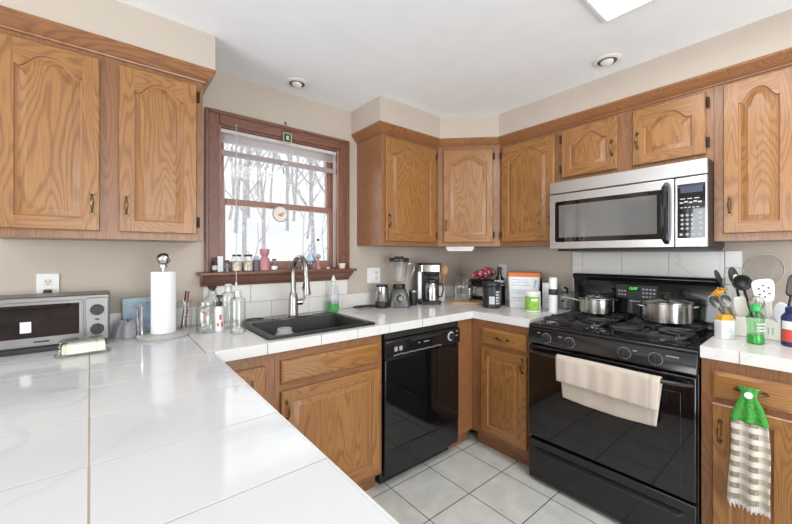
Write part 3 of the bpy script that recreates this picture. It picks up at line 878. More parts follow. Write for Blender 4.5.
b = MB(); b.box(.640, .744, -.002, .001, .046, .305); kp = b.build('keypad', M['blackg'], pn, bev=.001)
MB().box(.652, .735, -.003, -.002, .262, .292).build('display', plain('blue_grey_display', (.05, .06, .10), .15), kp)
b = MB()
for i in range(4):
    for j in range(3): b.cyl((.659 + j * .019, -.0032, .092 + i * .021), .0062, .0012, 'y', 10)
for i in range(4): b.cyl((.727, -.0032, .092 + i * .024), .0070, .0012, 'y', 10)
for j in range(4): b.cyl((.655 + j * .023, -.0032, .064), .0070, .0012, 'y', 10)
b.build('button', M['grey'], kp)
b = MB()
for j in range(5):
    b.box(.650 + j * .017, .663 + j * .017, -.0034, -.0022, .212 + (j % 2) * .004, .2185 + (j % 2) * .004)
    if j < 3: b.box(.652 + j * .026, .670 + j * .026, -.0034, -.0022, .232, .236)
    b.box(.652 + j * .015, .661 + j * .015, -.0034, -.0022, .190, .194)
b.build('keypad_print', M['lightgrey'], kp)
b = MB(); b.box(.03, mwW - .005, .05, mwD - .02, -.010, .0055); b.build('grease_filter', M['blackm'], mw)

# ---------------------------------------------------------------- dishwasher
dw = thing('dishwasher', 'black built-in dishwasher between the sink cabinet and the corner', 'dishwasher', (1.165, W - FB - .022, 0))
wD = .612
b = MB(); b.box(.002, wD - .002, .035, .58, .10, CB - .004); b.box(.02, wD - .02, .075, .5, .003, .10); b.build('dishwasher_tub', M['blackm'], dw)
b = MB(); b.box(.003, wD - .003, .0, .034, .225, .722); b.build('door_panel', M['blackg'], dw, bev=.004)
b = MB()
b.prism([(.034, .727), (-.004, .727), (-.010, .735), (-.010, .822), (.0, .832), (.034, .832)], 'x', .003, wD - .003)
cpd = b.build('control_panel', M['black'], dw, bev=.002)
MB().box(.003, wD - .003, .004, .034, .836, CB - .008).build('top_trim', M['blackm'], dw, bev=.002)
b = MB(); b.box(.003, wD - .003, .004, .034, .080, .220); b.build('access_panel', M['black'], dw, bev=.003)
b = MB(); b.cyl((.520, -.014, .785), .029, .004, 'y', 30, 0); b.cyl((.520, -.028, .785), .021, .016, 'y', 26, 1); b.box(.516, .524, -.033, -.014, .765, .805, 1)
k = b.build('dial', [M['lightgrey'], M['blackm']], cpd, bev=.001)
b = MB(); b.box(.06, .082, -.0115, -.009, .765, .79); b.box(.095, .117, -.0115, -.009, .765, .79); b.build('button', M['grey'], cpd, bev=.001)
b = MB()
for i in range(16):
    x = .055 + i * .024; b.box(x, x + .016, -.0112, -.009, .742 + .002 * (i % 3), .745 + .002 * (i % 3))
for x in (.24, .285, .30, .315): b.box(x, x + .012, -.0112, -.009, .785, .789)
for x in (.565, .572): b.box(x, x + .018, -.0112, -.009, .76 + (x - .56) * 4, .763 + (x - .56) * 4)
b.build('panel_print', M['lightgrey'], cpd)
b = MB(); b.box(.18, .43, -.022, -.008, .808, .820); b.build('latch_handle', M['blackm'], cpd, bev=.003)

# ---------------------------------------------------------------- sink and faucet
sk = thing('kitchen_sink', 'black composite drop-in sink set in the counter under the window', 'sink', (.84, 1.8, CT))
x0, x1, y0, y1 = SK[0] - .84, SK[1] - .84, SK[2] - 1.8, SK[3] - 1.8
o_ = .020; zr = .010
bx0, bx1, by0, by1 = x0 + .022, x1 - .022, y0 + .018, y1 - .085
def rr(xa, xb, ya, yb, z, r_, n=5):
    out = []
    for cx_, cy_, a0 in ((xb - r_, yb - r_, 0), (xa + r_, yb - r_, 90), (xa + r_, ya + r_, 180), (xb - r_, ya + r_, 270)):
        for i in range(n + 1):
            a = R(a0 + 90 * i / n); out.append((cx_ + r_ * math.cos(a), cy_ + r_ * math.sin(a), z))
    return out
b = MB()
b.loops([rr(x0 - o_, x1 + o_, y0 - o_, y1 + o_, .0006, .02), rr(x0 - o_, x1 + o_, y0 - o_, y1 + o_, .007, .02), rr(x0 - o_ + .005, x1 + o_ - .005, y0 - o_ + .005, y1 + o_ - .005, zr, .018),
         rr(bx0 - .004, bx1 + .004, by0 - .004, by1 + .004, zr, .03), rr(bx0, bx1, by0, by1, .004, .03), rr(bx0 + .004, bx1 - .004, by0 + .004, by1 - .004, -.19, .03),
         rr(bx0 + .02, bx1 - .02, by0 + .02, by1 - .02, -.205, .03)], 0, False, True)
b.build('sink_bowl', M['sink'], sk)
b = MB(); b.lathe([(.001, 0), (.040, 0), (.042, .003), (.034, .004), (.03, .001), (.005, .001)], ((bx0 + bx1) / 2, (by0 + by1) / 2, -.2045), 24)
b.build('drain', M['chrome'], sk)
fc = thing('kitchen_faucet', 'brushed nickel gooseneck pull-down faucet behind the sink', 'faucet', (.850, 2.005, CT + zr + .0005))
b = MB(); b.lathe([(.062, 0), (.062, .004), (.050, .008), (.03, .010)], seg=32, sx=2.0, sy=.62); b.build('base_plate', M['nickel'], fc)
b = MB(); b.lathe([(.030, .010), (.031, .014), (.0285, .02), (.027, .10), (.023, .135), (.0175, .15)], seg=28); b.build('faucet_body', M['nickel'], fc)
pts = [(0, 0, .12), (0, 0, .20), (0, 0, .26)]
for i in range(1, 13):
    a = PI * i / 12 * .97
    pts.append((0, -.088 * (1 - math.cos(a)), .26 + .098 * math.sin(a)))
pts.append((0, -.180, .245))
b = MB(); b.tube(pts, .0155, 16); b.build('gooseneck', M['nickel'], fc)
b = MB(); b.loops([[(r_ * math.cos(2 * PI * k / 20), yy + r_ * math.sin(2 * PI * k / 20) , zz) for k in range(20)] for r_, yy, zz in ((.0145, -.1795, .252), (.016, -.1805, .235), (.0165, -.183, .205), (.021, -.186, .160), (.022, -.187, .150), (.017, -.187, .147))])
sh = b.build('spray_head', M['nickel'], fc)
MB().box(-.022, -.016, -.19, -.178, .185, .215).build('spray_button', M['blackm'], sh, bev=.002)
b = MB(); b.tube([(.018, 0, .085), (.055, -.004, .086)], [.017, .0175], 16); 
b.tube([(.052, -.004, .088), (.066, -.004, .108), (.070, -.004, .135), (.062, -.004, .162), (.056, -.004, .175)], [.011, .0085, .0075, .0065, .006], 10)
b.build('faucet_lever', M['nickel'], fc)
st = thing('sink_strainer', 'black-rimmed sink strainer lying left of the faucet at the sink edge', 'strainer', (.652, 2.085, CT + .0005))
b = MB(); b.tube([(.046 * math.cos(2 * PI * i / 28), .034 * math.sin(2 * PI * i / 28), .006) for i in range(28)], .0055, 8, closed=True); b.build('strainer_rim', M['blackm'], st)
b = MB(); b.lathe([(.044, .006), (.03, .003), (.01, .002)], seg=24, sy=.75, cap0=False); b.build('strainer_basket', M['steel'], st)

def bottle(name, label, cat, loc, parts, group=None, rz=0):
    root = thing(name, label, cat, loc, rz, group)
    for pn_, mt, prof, kw in parts:
        kw = dict(kw); loc_ = kw.pop('loc', (0, 0, 0)); par = kw.pop('parent', None)
        o = MB().lathe(prof, seg=kw.pop('seg', 24), **kw).build(pn_, M[mt], root, loc_)
    return root
# upturned glass jar in the sink
j = bottle('glass_jar', 'cloudy clear container standing in the black sink', 'jar', (.690, 1.735, CT - .2045 + .0005),
       [('jar_body', 'cloudy', [(.03, 0), (.052, .002), (.055, .01), (.056, .16), (.045, .185), (.036, .195), (.036, .212), (.033, .212), (.033, .195), (.05, .16), (.05, .012), (.01, .008)], {'cap1': False})])

# ---------------------------------------------------------------- window counter, left to right
Z0 = CT + .0006
# toaster oven
to = thing('toaster_oven', 'stainless toaster oven with a scorched glass door on the counter at the far left', 'toaster oven', (-.455, 1.925, Z0))
tw_, td, th_ = .459, .205, .214
b = MB(); b.box(0, tw_, .012, td, .018, th_); 
b.build('oven_shell', M['dsteel'], to, bev=.006)
b = MB(); b.box(.382, tw_ - .006, 0, .0125, .026, th_ - .014); tcp = b.build('control_panel', M['dsteel'], to, bev=.002)
for kz in (.150, .070):
    b = MB(); b.cyl((.418, -.016, kz), .021, .0155, 'y', 24, 0, r2=.023); b.box(.414, .422, -.021, -.01, kz - .019, kz + .019)
    b.build('knob', M['blackm'], tcp, bev=.001)
MB().box(.411, .425, -.002, .0005, .107, .114).build('indicator_light', M['blackm'], tcp)
b = MB(); xa, xb, za, zb = .012, .374, .030, .196; fr = .012
for q_ in ((xa, xb, za, za + .030), (xa, xb, zb - fr, zb), (xa, xa + fr, za + .030, zb - fr), (xb - fr, xb, za + .030, zb - fr)): b.box(q_[0], q_[1], -.002, .0125, q_[2], q_[3])
tdr = b.build('oven_door', M['dsteel'], to, bev=.001)
MB().box(xa + fr, xb - fr, .003, .006, za + .030, zb - fr).build('door_glass', M['burnt'], tdr)
b = MB(); b.tube([(.06, -.002, .178), (.06, -.022, .178), (.10, -.026, .178), (.29, -.026, .178), (.33, -.022, .178), (.33, -.002, .178)], .006, 8); b.build('door_handle', M['burnt'], tdr)
MB().box(.195, .225, .0018, .0028, .080, .122).build('sticker', M['white'], tdr)
for (rx_, rz_) in ((.05, .095), (.05, .105)): pass
MB().box(.232, .275, -.003, -.0018, .040, .046).build('nameplate', M['blackm'], tdr)
MB().box(.004, tw_ - .004, .004, .0125, .004, .020).build('crumb_tray', M['blackm'], to)
for fx in (.02, tw_ - .03):
    for fy in (.02, td - .03): MB().cyl((fx + .005, fy, 0), .009, .018, 'z', 12).build('foot', M['blackm'], to)

# butter dish
bd = thing('butter_dish', 'clear covered butter dish with a stick of butter in front of the toaster oven', 'butter dish', (-.073, 1.800, Z0), R(2))
MB().loops([rr(-.078, .078, -.036, .036, 0, .012), rr(-.083, .083, -.040, .040, .006, .014), rr(-.081, .081, -.038, .038, .006, .013)], 0).build('dish_base', M['glass'], bd)
MB().box(-.062, .062, -.022, .022, .0075, .040).build('butter_stick', M['butter'], bd, bev=.004)
MB().loops([rr(-.076, .076, -.034, .034, .008, .012), rr(-.070, .070, -.028, .028, .056, .012), rr(-.062, .062, -.022, .022, .060, .012)], 0, False, True).build('dish_lid', M['glass'], bd)

# grey wrap and teal tray behind
tp = thing('plastic_tray', 'pale teal plastic tray leaning on the wall left of the paper towels', 'tray', (.125, 2.118, Z0))
b = MB(); b.loops([rr(-.072, .072, -.008, .008, 0, .006), rr(-.078, .078, -.008, .008, .170, .006)]); t_ = b.build('tray_body', M['teal'], tp, bev=.002)
b = MB(); b.box(-.058, .058, -.0095, -.0075, .018, .150); b.build('printed_panel', M['bluep'], tp)
def wrapfn(u, v):
    a = 2 * PI * u; rr_ = .5 + .06 * math.sin(a * 3) + .04 * math.sin(a * 7 + 1)
    h_ = (1 - v) ; 
    return (.058 * rr_ * 2 * math.cos(a) * (.25 + .75 * v ** .6) * (1), .045 * rr_ * 2 * math.sin(a) * (.25 + .75 * v ** .6), .075 * (1 - v ** 1.6) + .004 * math.sin(a * 5) * (1 - v) + .0005)
b = MB().grid(wrapfn, 40, 10)
o = b.build('folded_foil', M['silver'], None, (.068, 2.050, Z0), angle=25)
tag(o, 'crumpled silver-grey wrap on the counter between toaster oven and paper towels', 'foil')

# paper towel holder
ph = thing('paper_towel_holder', 'metal paper towel holder with round finial on the peninsula by the window', 'paper towel holder', (.198, 1.955, Z0))
b = MB(); b.lathe([(.103, 0), (.105, .004), (.105, .014), (.099, .018), (.02, .018)], seg=40); b.build('base', M['ptlid'], ph)
b = MB(); b.cyl((0, 0, .018), .0055, .304, 'z', 12); b.build('rod', M['chrome'], ph)
b = MB(); b.cyl((0, 0, .3205), .016, .012, 'z', 16); b.lathe([(.006, 0), (.022, .008), (.029, .024), (.029, .034), (.022, .048), (.006, .056)], (0, 0, .3315), 24); b.build('finial', M['chrome'], ph)
b = MB(); b.tube([(-.098, -.01, .016), (-.098, -.01, .145), (-.090, -.005, .155), (-.082, 0, .145), (-.082, 0, .016)], .0055, 8); b.build('tension_arm', M['chrome'], ph)
b = MB(); b.lathe([(.049, .0), (.0495, .002), (.0495, .280), (.049, .282), (.020, .282), (.020, 0)], (0, 0, .019), 36, cap0=False, cap1=False)
o = b.build('paper_towel_roll', M['paper'], None, (.198, 1.955, Z0), angle=30)
tag(o, 'white paper towel roll upright on the metal holder', 'paper towels')

def jarprof(r, h, t=.003, neck=None, nh=0):
    nr = neck or r
    return [(r * .6, 0), (r * .95, .001), (r, .006), (r, h - nh - (.012 if neck else 0)), (nr, h - nh), (nr, h), (nr - t, h), (nr - t, h - nh), (r - t, h - nh - (.014 if neck else 0)), (r - t, .008), (r * .3, .006)]
# glass with pens
gl = thing('drinking_glass', 'clear straight glass holding pens right of the paper towels', 'glass', (.293, 2.055, Z0))
MB().lathe(jarprof(.038, .150), seg=28, cap1=False).build('glass_body', M['glass'], gl)
for i, (dx, dy, tx, ty, mt, lb) in enumerate(((-.010, 0, .012, .006, 'blackm', 'black pen leaning in the glass beside the paper towels'),
                                   (.004, .010, .030, .0, 'silver', 'silver pen leaning furthest right in the glass beside the paper towels'),
                                   (.008, -.012, .020, -.012, 'redbag', 'thin red-and-white pen in the glass beside the paper towels'))):
    b = MB(); b.tube([(dx, dy, .010), (tx, ty, .195)], .0035, 8)
    tag(b.build('pen', M[mt], None, (.293, 2.055, Z0)), lb, 'pen', 'pens in the glass')
# jar with cloudy contents
j = thing('glass_jar', 'wide clear mason jar with dried flowers inside, right of the glass of pens', 'jar', (.372, 1.925, Z0))
MB().lathe(jarprof(.046, .150, neck=.038, nh=.022), seg=28, cap1=False).build('jar_body', M['glass'], j)
b = MB()
random.seed(3)
for i in range(16):
    a = random.random() * 6.28; r_ = random.random() * .024; z = .02 + random.random() * .09
    b.lathe([(.002, 0), (.009, .004), (.010, .010), (.004, .016)], (r_ * math.cos(a), r_ * math.sin(a), z), 7)
b.build('dried_flowers', plain('pale_dried_petals', (.62, .45, .38), .8, vary=.4, vscale=50), j)
# second cloudy jar slightly behind
bottle('glass_bottle', 'squat clear decanter with dark stopper behind the mason jar', 'bottle', (.420, 2.035, Z0),
       [('bottle_body', 'glass', [(.03, 0), (.047, .003), (.049, .01), (.049, .135), (.040, .155), (.022, .175), (.018, .20), (.0155, .20), (.019, .174), (.045, .13), (.045, .012), (.01, .008)], {'cap1': False}),
        ('stopper', 'blackm', [(.012, .19), (.015, .201), (.022, .206), (.022, .212), (.012, .216)], {})])
# soap pump
pp = thing('soap_dispenser', 'white printed hand-soap bottle with black pump among the clear bottles', 'soap dispenser', (.424, 1.905, Z0))
MB().lathe([(.018, 0), (.0215, .003), (.0215, .112), (.017, .122), (.010, .126)], seg=24).build('bottle_body', M['white'], pp)
b = MB(); b.box(-.014, -.006, -.0225, -.0205, .03, .045); b.box(-.004, .006, -.0235, -.0215, .06, .085); b.box(.004, .012, -.0225, -.0200, .025, .05); b.build('label_print', M['red'], pp)
b = MB(); b.cyl((0, 0, .126), .014, .020, 'z', 16); b.cyl((0, 0, .146), .005, .022, 'z', 10); b.box(-.011, .011, -.03, .010, .168, .180); b.build('pump', M['blackm'], pp, bev=.002)
# two tall bottles
def tallbottle(label, loc, h_, group, cork):
    r_ = .036
    root = thing('glass_bottle', label, 'bottle', loc, 0, group)
    MB().lathe([(r_ * .8, 0), (r_, .004), (r_, h_ - .050), (r_ - .004, h_ - .036), (.019, h_ - .028), (.0175, h_), (.015, h_), (.016, h_ - .027), (r_ - .007, h_ - .037), (r_ - .003, h_ - .05), (r_ - .003, .008), (.01, .006)], seg=32, cap1=False).build('bottle_body', M['glass'], root)
    b = MB(); b.lathe([(r_ - .0005, .030), (r_ + .0006, .031), (r_ + .0006, .034), (r_ - .0005, .035)], seg=32, cap0=False, cap1=False)
    b.build('embossed_ring', M['glass'], root)
    if cork: MB().lathe([(.0145, h_ - .010), (.0145, h_ + .0), (.0185, h_ + .002), (.0185, h_ + .012), (.01, h_ + .014)], seg=16).build('stopper', M['lightgrey'], root)
    return root
tallbottle('tall clear bottle with a pale stopper behind the front clear bottle', (.482, 1.965, Z0), .215, 'tall clear bottles by the sink', True)
tallbottle('tall clear open bottle nearest the left end of the sink', (.482, 1.795, Z0), .205, 'tall clear bottles by the sink', False)

# dish soap
ds = thing('dish_soap_bottle', 'clear dish soap bottle with green liquid in its base, behind the sink', 'soap bottle', (1.165, 2.088, Z0))
MB().lathe([(.026, 0), (.040, .003), (.044, .012), (.042, .08), (.043, .12), (.036, .165), (.018, .195), (.012, .205)], seg=28, sy=.6).build('bottle_body', M['glass'], ds)
MB().lathe([(.026, .003), (.038, .005), (.0415, .014), (.040, .066), (.006, .066)], seg=28, sy=.56).build('green_liquid', M['greenliq'], ds)
MB().lathe([(.014, .2052), (.014, .222), (.008, .228), (.007, .240), (.003, .242)], seg=16).build('cap', M['white'], ds)
b = MB(); b.grid(lambda u, v: (.043 * math.sin((u - .5) * 1.6), -.0275 * math.cos((u - .5) * 1.6), .055 + v * .075), 10, 1); b.build('label', M['lightgrey'], ds, solid=.0006)

# spoon rest at right of sink
sr = thing('spoon_rest', 'black wire spoon rest flat on the counter between sink and coffee grinder', 'spoon rest', (1.385, 2.045, Z0), R(-3))
b = MB(); b.tube([(.085 * math.cos(2 * PI * i / 30), .026 * math.sin(2 * PI * i / 30), .020) for i in range(30)], .006, 8, closed=True); b.build('rest_rim', M['blackm'], sr)
MB().lathe([(.03, 0), (.052, .003), (.080, .018), (.078, .019), (.045, .006), (.01, .005)], seg=28, sy=.31, cap1=False).build('rest_dish', M['grey'], sr)

# coffee grinder
cg = thing('coffee_grinder', 'small steel coffee grinder with black base left of the blender', 'coffee grinder', (1.528, 2.030, Z0))
MB().lathe([(.046, 0), (.050, .006), (.050, .040), (.046, .046), (.02, .046)], seg=32).build('grinder_base', M['blackm'], cg)
MB().lathe([(.046, .0465), (.048, .052), (.046, .152), (.040, .158), (.01, .158)], seg=32).build('steel_cup', M['steelv'], cg)
MB().lathe([(.047, .1585), (.047, .163), (.030, .168), (.01, .168)], seg=32).build('cover', M['blackm'], cg)
b = MB(); b.tube([(-.045, .01, .008), (-.08, .03, .006), (-.10, .045, .006), (-.12, .08, .006)], .003, 6); b.build('power_cord', M['blackm'], cg)

# blender
bl = thing('blender', 'grey-based blender with tall clear jug and black lid', 'blender', (1.668, 2.005, Z0), R(-35))
b = MB()
b.loops([rr(-.078, .078, -.075, .075, .004, .03), rr(-.076, .076, -.072, .072, .03, .03), rr(-.064, .064, -.060, .060, .09, .03), rr(-.052, .052, -.048, .048, .122, .03), rr(-.045, .045, -.043, .043, .130, .03)])
b.build('motor_base', plain('grey_metal_paint', (.10, .10, .10), .35, .3), bl)
MB().loops([rr(-.079, .079, -.076, .076, 0, .03), rr(-.079, .079, -.076, .076, .004, .03)]).build('foot_pad', M['blackm'], bl)
b = MB(); b.cyl((0, -.071, .066), .038, .012, 'y', 30, 0); b.cyl((.0, -.078, .066), .030, .008, 'y', 28, 1); b.cyl((.006, -.088, .066), .018, .012, 'y', 20, 0)
b.build('control_dial', [M['chrome'], M['blackm']], bl, bev=.001)
b = MB(); b.lathe([(.046, .131), (.048, .135), (.046, .158), (.040, .165), (.01, .165)], seg=28); b.build('blade_collar', M['blackm'], bl)
b = MB(); b.lathe([(.042, .166), (.046, .18), (.060, .26), (.070, .322), (.072, .330), (.069, .330), (.057, .26), (.043, .182), (.01, .170)], seg=32, cap1=False); b.build('glass_jug', M['glass'], bl)
b = MB(); b.lathe([(.070, .3305), (.075, .334), (.075, .352), (.068, .358), (.035, .358), (.033, .370), (.01, .370)], seg=32); b.build('lid', M['blackm'], bl)
b = MB(); b.tube([(.060, .0, .316), (.105, .0, .312), (.112, .0, .27), (.088, .0, .215), (.052, .0, .196)], [.009, .009, .009, .008, .007], 8, flat=.7); b.build('jug_handle', M['glass'], bl)
bld = MB()
for a in range(4):
    an = a * PI / 2; bld.box(-.003, .003, 0, .022, .172, .174)
bld.build('blade', M['steel'], bl, (0, 0, 0))

# black tumbler
bottle('travel_tumbler', 'small black tumbler with silver lid between blender and coffee maker', 'tumbler', (1.789, 1.985, Z0),
       [('cup_body', 'blackm', [(.026, 0), (.029, .003), (.032, .095), (.02, .095)], {}), ('lid', 'steelv', [(.033, .0955), (.034, .099), (.034, .112), (.028, .118), (.01, .118)], {})])

# coffee maker
cm = thing('coffee_maker', 'black and steel drip coffee maker with steel carafe in the corner', 'coffee maker', (1.965, 1.990, Z0), R(-38))
b = MB(); b.loops([rr(-.085, .085, -.105, .085, 0, .03), rr(-.085, .085, -.105, .085, .022, .03), rr(-.080, .080, -.100, .080, .026, .03)]); b.build('base_plate', M['blackm'], cm)
b = MB(); b.loops([rr(-.085, .085, .015, .085, .0265, .02), rr(-.085, .085, .015, .085, .252, .02)]); b.build('water_tank', M['blackm'], cm)
b = MB(); b.box(-.090, -.0855, -.0, .080, .03, .25); b.box(-.088, -.058, .004, .0145, .03, .25); b.build('side_panel', M['steel'], cm, bev=.002)
b = MB(); b.loops([rr(-.088, .088, -.105, .088, .2525, .03), rr(-.088, .088, -.105, .088, .302, .03)]); b.build('brew_head', M['steelv'], cm)
b = MB(); b.loops([rr(-.089, .089, -.106, .089, .3025, .03), rr(-.084, .084, -.10, .084, .318, .03)]); b.build('top_lid', M['blackm'], cm)
MB().lathe([(.036, 0), (.048, .03), (.05, .042)], (.018, -.045, .2095), 24).build('filter_basket', M['blackm'], cm)
cf = thing('coffee_carafe', 'steel carafe on the plate of the drip coffee maker', 'carafe', (1.965 + .018 * math.cos(R(-38)) + .045 * math.sin(R(-38)), 1.990 + .018 * math.sin(R(-38)) - .045 * math.cos(R(-38)), Z0 + .0265), R(-38))
MB().lathe([(.046, 0), (.052, .003), (.054, .06), (.050, .115), (.042, .135), (.02, .135)], seg=30).build('carafe_body', M['steelv'], cf)
MB().lathe([(.043, .1355), (.045, .140), (.042, .160), (.02, .166)], seg=30).build('lid', M['blackm'], cf)
b = MB(); b.tube([(.040, -.02, .130), (.075, -.040, .128), (.082, -.043, .09), (.068, -.036, .035), (.048, -.028, .03)], .007, 8, flat=.7); b.build('carafe_handle', M['blackm'], cf)

# white spoon pot and wooden spoons
sp_ = (2.118, 2.005)
o = MB().lathe(jarprof(.036, .125), seg=4, cap1=False).build('utensil_pot', M['ivory'], None, (*sp_, Z0), rz=R(8)); tag(o, 'small square off-white pot of wooden spoons in the corner', 'utensil pot')
def spoon(name, label, base, dx, dy, L, mat, bw=.024, bl_=.036, group=None, cat='spoon'):
    root = thing(name, label, cat, base, 0, group)
    v = Vector((dx, dy, 1)).normalized(); p = v * L
    MB().tube([(0, 0, .0), tuple(p * .5), tuple(p)], [.0045, .005, .0055], 8).build('spoon_handle', M[mat], root)
    side = Vector((.774, -.633, 0)); fwd = v.cross(side).normalized(); side = fwd.cross(v)
    c = p + v * bl_; b = MB(); ls = []
    for k in range(7):
        f = k / 6; ph_ = (1 - f) * PI / 2
        ls.append([tuple(c + (side * bw * math.cos(a) + v * bl_ * math.sin(a)) * (math.sin(ph_) if k else 1) * 1 + fwd * (-.010 * math.cos(ph_) if k else 0)) for a in [2 * PI * i / 18 for i in range(18)]])
    b.loops(ls, 0, False, True)
    b.build('spoon_bowl', M[mat], root, solid=.003)
    return root
spoon('wooden_spoon', 'pale wooden spoon with the broadest head in the corner utensil pot', (sp_[0] + .004, sp_[1] - .008, Z0 + .008), .07, -.04, .205, 'woodspoon', .032, .042)
spoon('wooden_spoon', 'slimmer darker wooden spoon at the left in the corner utensil pot', (sp_[0] - .010, sp_[1] + .004, Z0 + .008), -.10, .02, .165, 'board', .020, .034)

# cutting board and glass canister
cb = thing('cutting_board', 'round-ended light wooden board lying in the counter corner', 'cutting board', (2.190, 1.800, Z0), R(-48))
MB().loops([rr(-.132, .132, -.083, .083, 0, .05), rr(-.135, .135, -.086, .086, .005, .05), rr(-.135, .135, -.086, .086, .014, .05), rr(-.131, .131, -.082, .082, .018, .05)]).build('board', M['board'], cb)
gc = thing('glass_canister', 'square glass canister under a crinkled clear bag on the wooden board', 'canister', (2.192, 1.838, Z0 + .0185), R(-45))
MB().loops([rr(-.068, .068, -.055, .055, 0, .015), rr(-.070, .070, -.057, .057, .004, .015), rr(-.070, .070, -.057, .057, .100, .015), rr(-.066, .066, -.053, .053, .100, .013), rr(-.066, .066, -.053, .053, .006, .013)], 0, True, True).build('canister_body', M['glass'], gc)
def cr(u, v):
    a = 2 * PI * u; t = v
    r_ = (.062 * math.cos(t * PI / 2 * .96)) * (1 + .10 * math.sin(a * 7 + t * 5) + .06 * math.sin(a * 13)); return (r_ * 1.1 * math.cos(a), r_ * .9 * math.sin(a), .101 + .105 * math.sin(t * PI / 2) + .004 * math.sin(a * 9))
MB().grid(cr, 60, 12).build('crinkled_bag', clearglass('crinkled_clear_plastic', (.95, .93, .92), refl=.25), gc, angle=20)
MB().box(-.018, .018, -.0585, -.057, .035, .055).build('metal_clip', M['chrome'], gc)

# toaster
ts = thing('toaster', 'black and steel toaster behind the black canister, a red wrapper on top', 'toaster', (2.432, 1.800, Z0), R(-75))
b = MB()
prof = [(-.078, .012), (-.082, .05), (-.080, .13), (-.066, .166), (-.04, .178), (.04, .178), (.066, .166), (.080, .13), (.082, .05), (.078, .012)]
b.prism([(p[0], p[1]) for p in prof], 'x', -.092, .092); b.build('toaster_shell', M['black'], ts, bev=.004)
for sg in (-1, 1):
    b = MB(); b.prism([(p[0] * 1.05, p[1] * 1.02 if i not in (0, 9) else .001) for i, p in enumerate(prof)], 'x', sg * .0925, sg * .118); b.build('end_cap', M['black'], ts, bev=.006)
b = MB(); b.box(-.070, .070, -.0865, -.0835, .045, .120); b.build('chrome_panel', M['chrome'], ts, bev=.001)
b = MB(); b.box(-.08, .08, -.035, -.012, .1782, .180); b.box(-.08, .08, .012, .035, .1782, .180); b.build('bread_slot', M['blackm'], ts)
b = MB(); b.box(-.138, -.1185, -.02, .02, .115, .132); b.build('lever', M['blackm'], ts, bev=.004)
b = MB(); b.cyl((-.132, .0, .055), .017, .0135, 'x', 20); b.build('browning_knob', M['chrome'], ts)
# red wrapper on toaster
def rb(u, v):
    a = 2 * PI * u; ph_ = (v - .5) * PI
    r_ = math.cos(ph_) ** .7 if math.cos(ph_) > 0 else 0
    k = 1 + .14 * math.sin(a * 4 + v * 7) + .07 * math.sin(a * 9)
    return (.085 * r_ * k * math.cos(a), .045 * r_ * k * math.sin(a), .036 + .034 * math.sin(ph_) * (1 + .2 * math.sin(a * 3)) + .010 * math.cos(a))
o = MB().grid(rb, 40, 14).build('snack_bag', M['redbag'], None, (2.430, 1.815, Z0 + .192), rz=R(-40), angle=25)
tag(o, 'crumpled red and white wrapper on top of the toaster', 'bag')

# black canister and black bottle
kc = thing('coffee_canister', 'black lidded canister with a light label in front of the toaster', 'canister', (2.150, 1.535, Z0))
MB().lathe([(.058, 0), (.062, .004), (.062, .150), (.055, .156), (.02, .156)], seg=36).build('canister_body', M['blackm'], kc)
MB().lathe([(.064, .1565), (.065, .160), (.065, .176), (.060, .184), (.02, .186)], seg=36).build('lid', M['blackm'], kc)
def labelstrip(a0, a1, r_, z0_, z1_): 
    return lambda u, v: (r_ * math.cos(a0 + (a1 - a0) * u), r_ * math.sin(a0 + (a1 - a0) * u), z0_ + v * (z1_ - z0_))
MB().grid(labelstrip(R(200), R(235), .0628, .03, .085), 6, 1).build('label', M['lightgrey'], kc)
b = MB()
for i in range(5): b.grid(labelstrip(R(243), R(275 - 6 * (i % 2)), .0628, .03 + i * .02, .042 + i * .02), 6, 1)
b.build('label_print', M['lightgrey'], kc)
bottle('oil_bottle', 'dark glass bottle with a black cap left of the orange-lidded tub', 'bottle', (2.305, 1.575, Z0),
       [('bottle_body', 'black', [(.034, 0), (.042, .004), (.042, .165), (.034, .20), (.017, .225), (.014, .262), (.01, .262)], {}),
        ('label', 'lightgrey', [(.0425, .148), (.0428, .150), (.040, .180), (.037, .190)], {'cap0': False, 'cap1': False}),
        ('cap', 'blackm', [(.017, .2625), (.018, .266), (.018, .287), (.012, .291)], {})])
# white tub with orange lid
wt_ = thing('flour_tub', 'large white printed tub with an orange lid against the stove-side wall', 'tub', (2.335, 1.395, Z0), R(-55))
MB().loops([rr(-.092, .092, -.062, .062, 0, .02), rr(-.096, .096, -.066, .066, .006, .02), rr(-.108, .108, -.075, .075, .225, .02)]).build('tub_body', M['white'], wt_)
MB().loops([rr(-.112, .112, -.079, .079, .2255, .02), rr(-.113, .113, -.080, .080, .252, .02), rr(-.106, .106, -.073, .073, .257, .02)]).build('lid', M['orange'], wt_)
b = MB(); random.seed(5)
for i in range(10):
    z = .20 - i * .0185; t = (z / .225); yy = -(.066 + .009 * t) - .0008
    wd_ = .05 + random.random() * .09
    if i in (0, 1, 2, 4, 5, 7, 8): b.add([(-.085, yy, z), (-.085 + wd_, yy, z), (-.085 + wd_, yy - .0003, z + .006), (-.085, yy - .0003, z + .006)], [(0, 1, 2, 3)])
b.add([(.06, -.0755, .14), (.075, -.0755, .14), (.084, -.0765, .205), (.072, -.0765, .205)], [(0, 1, 2, 3)])
b.build('label_print', M['bluep'], wt_)
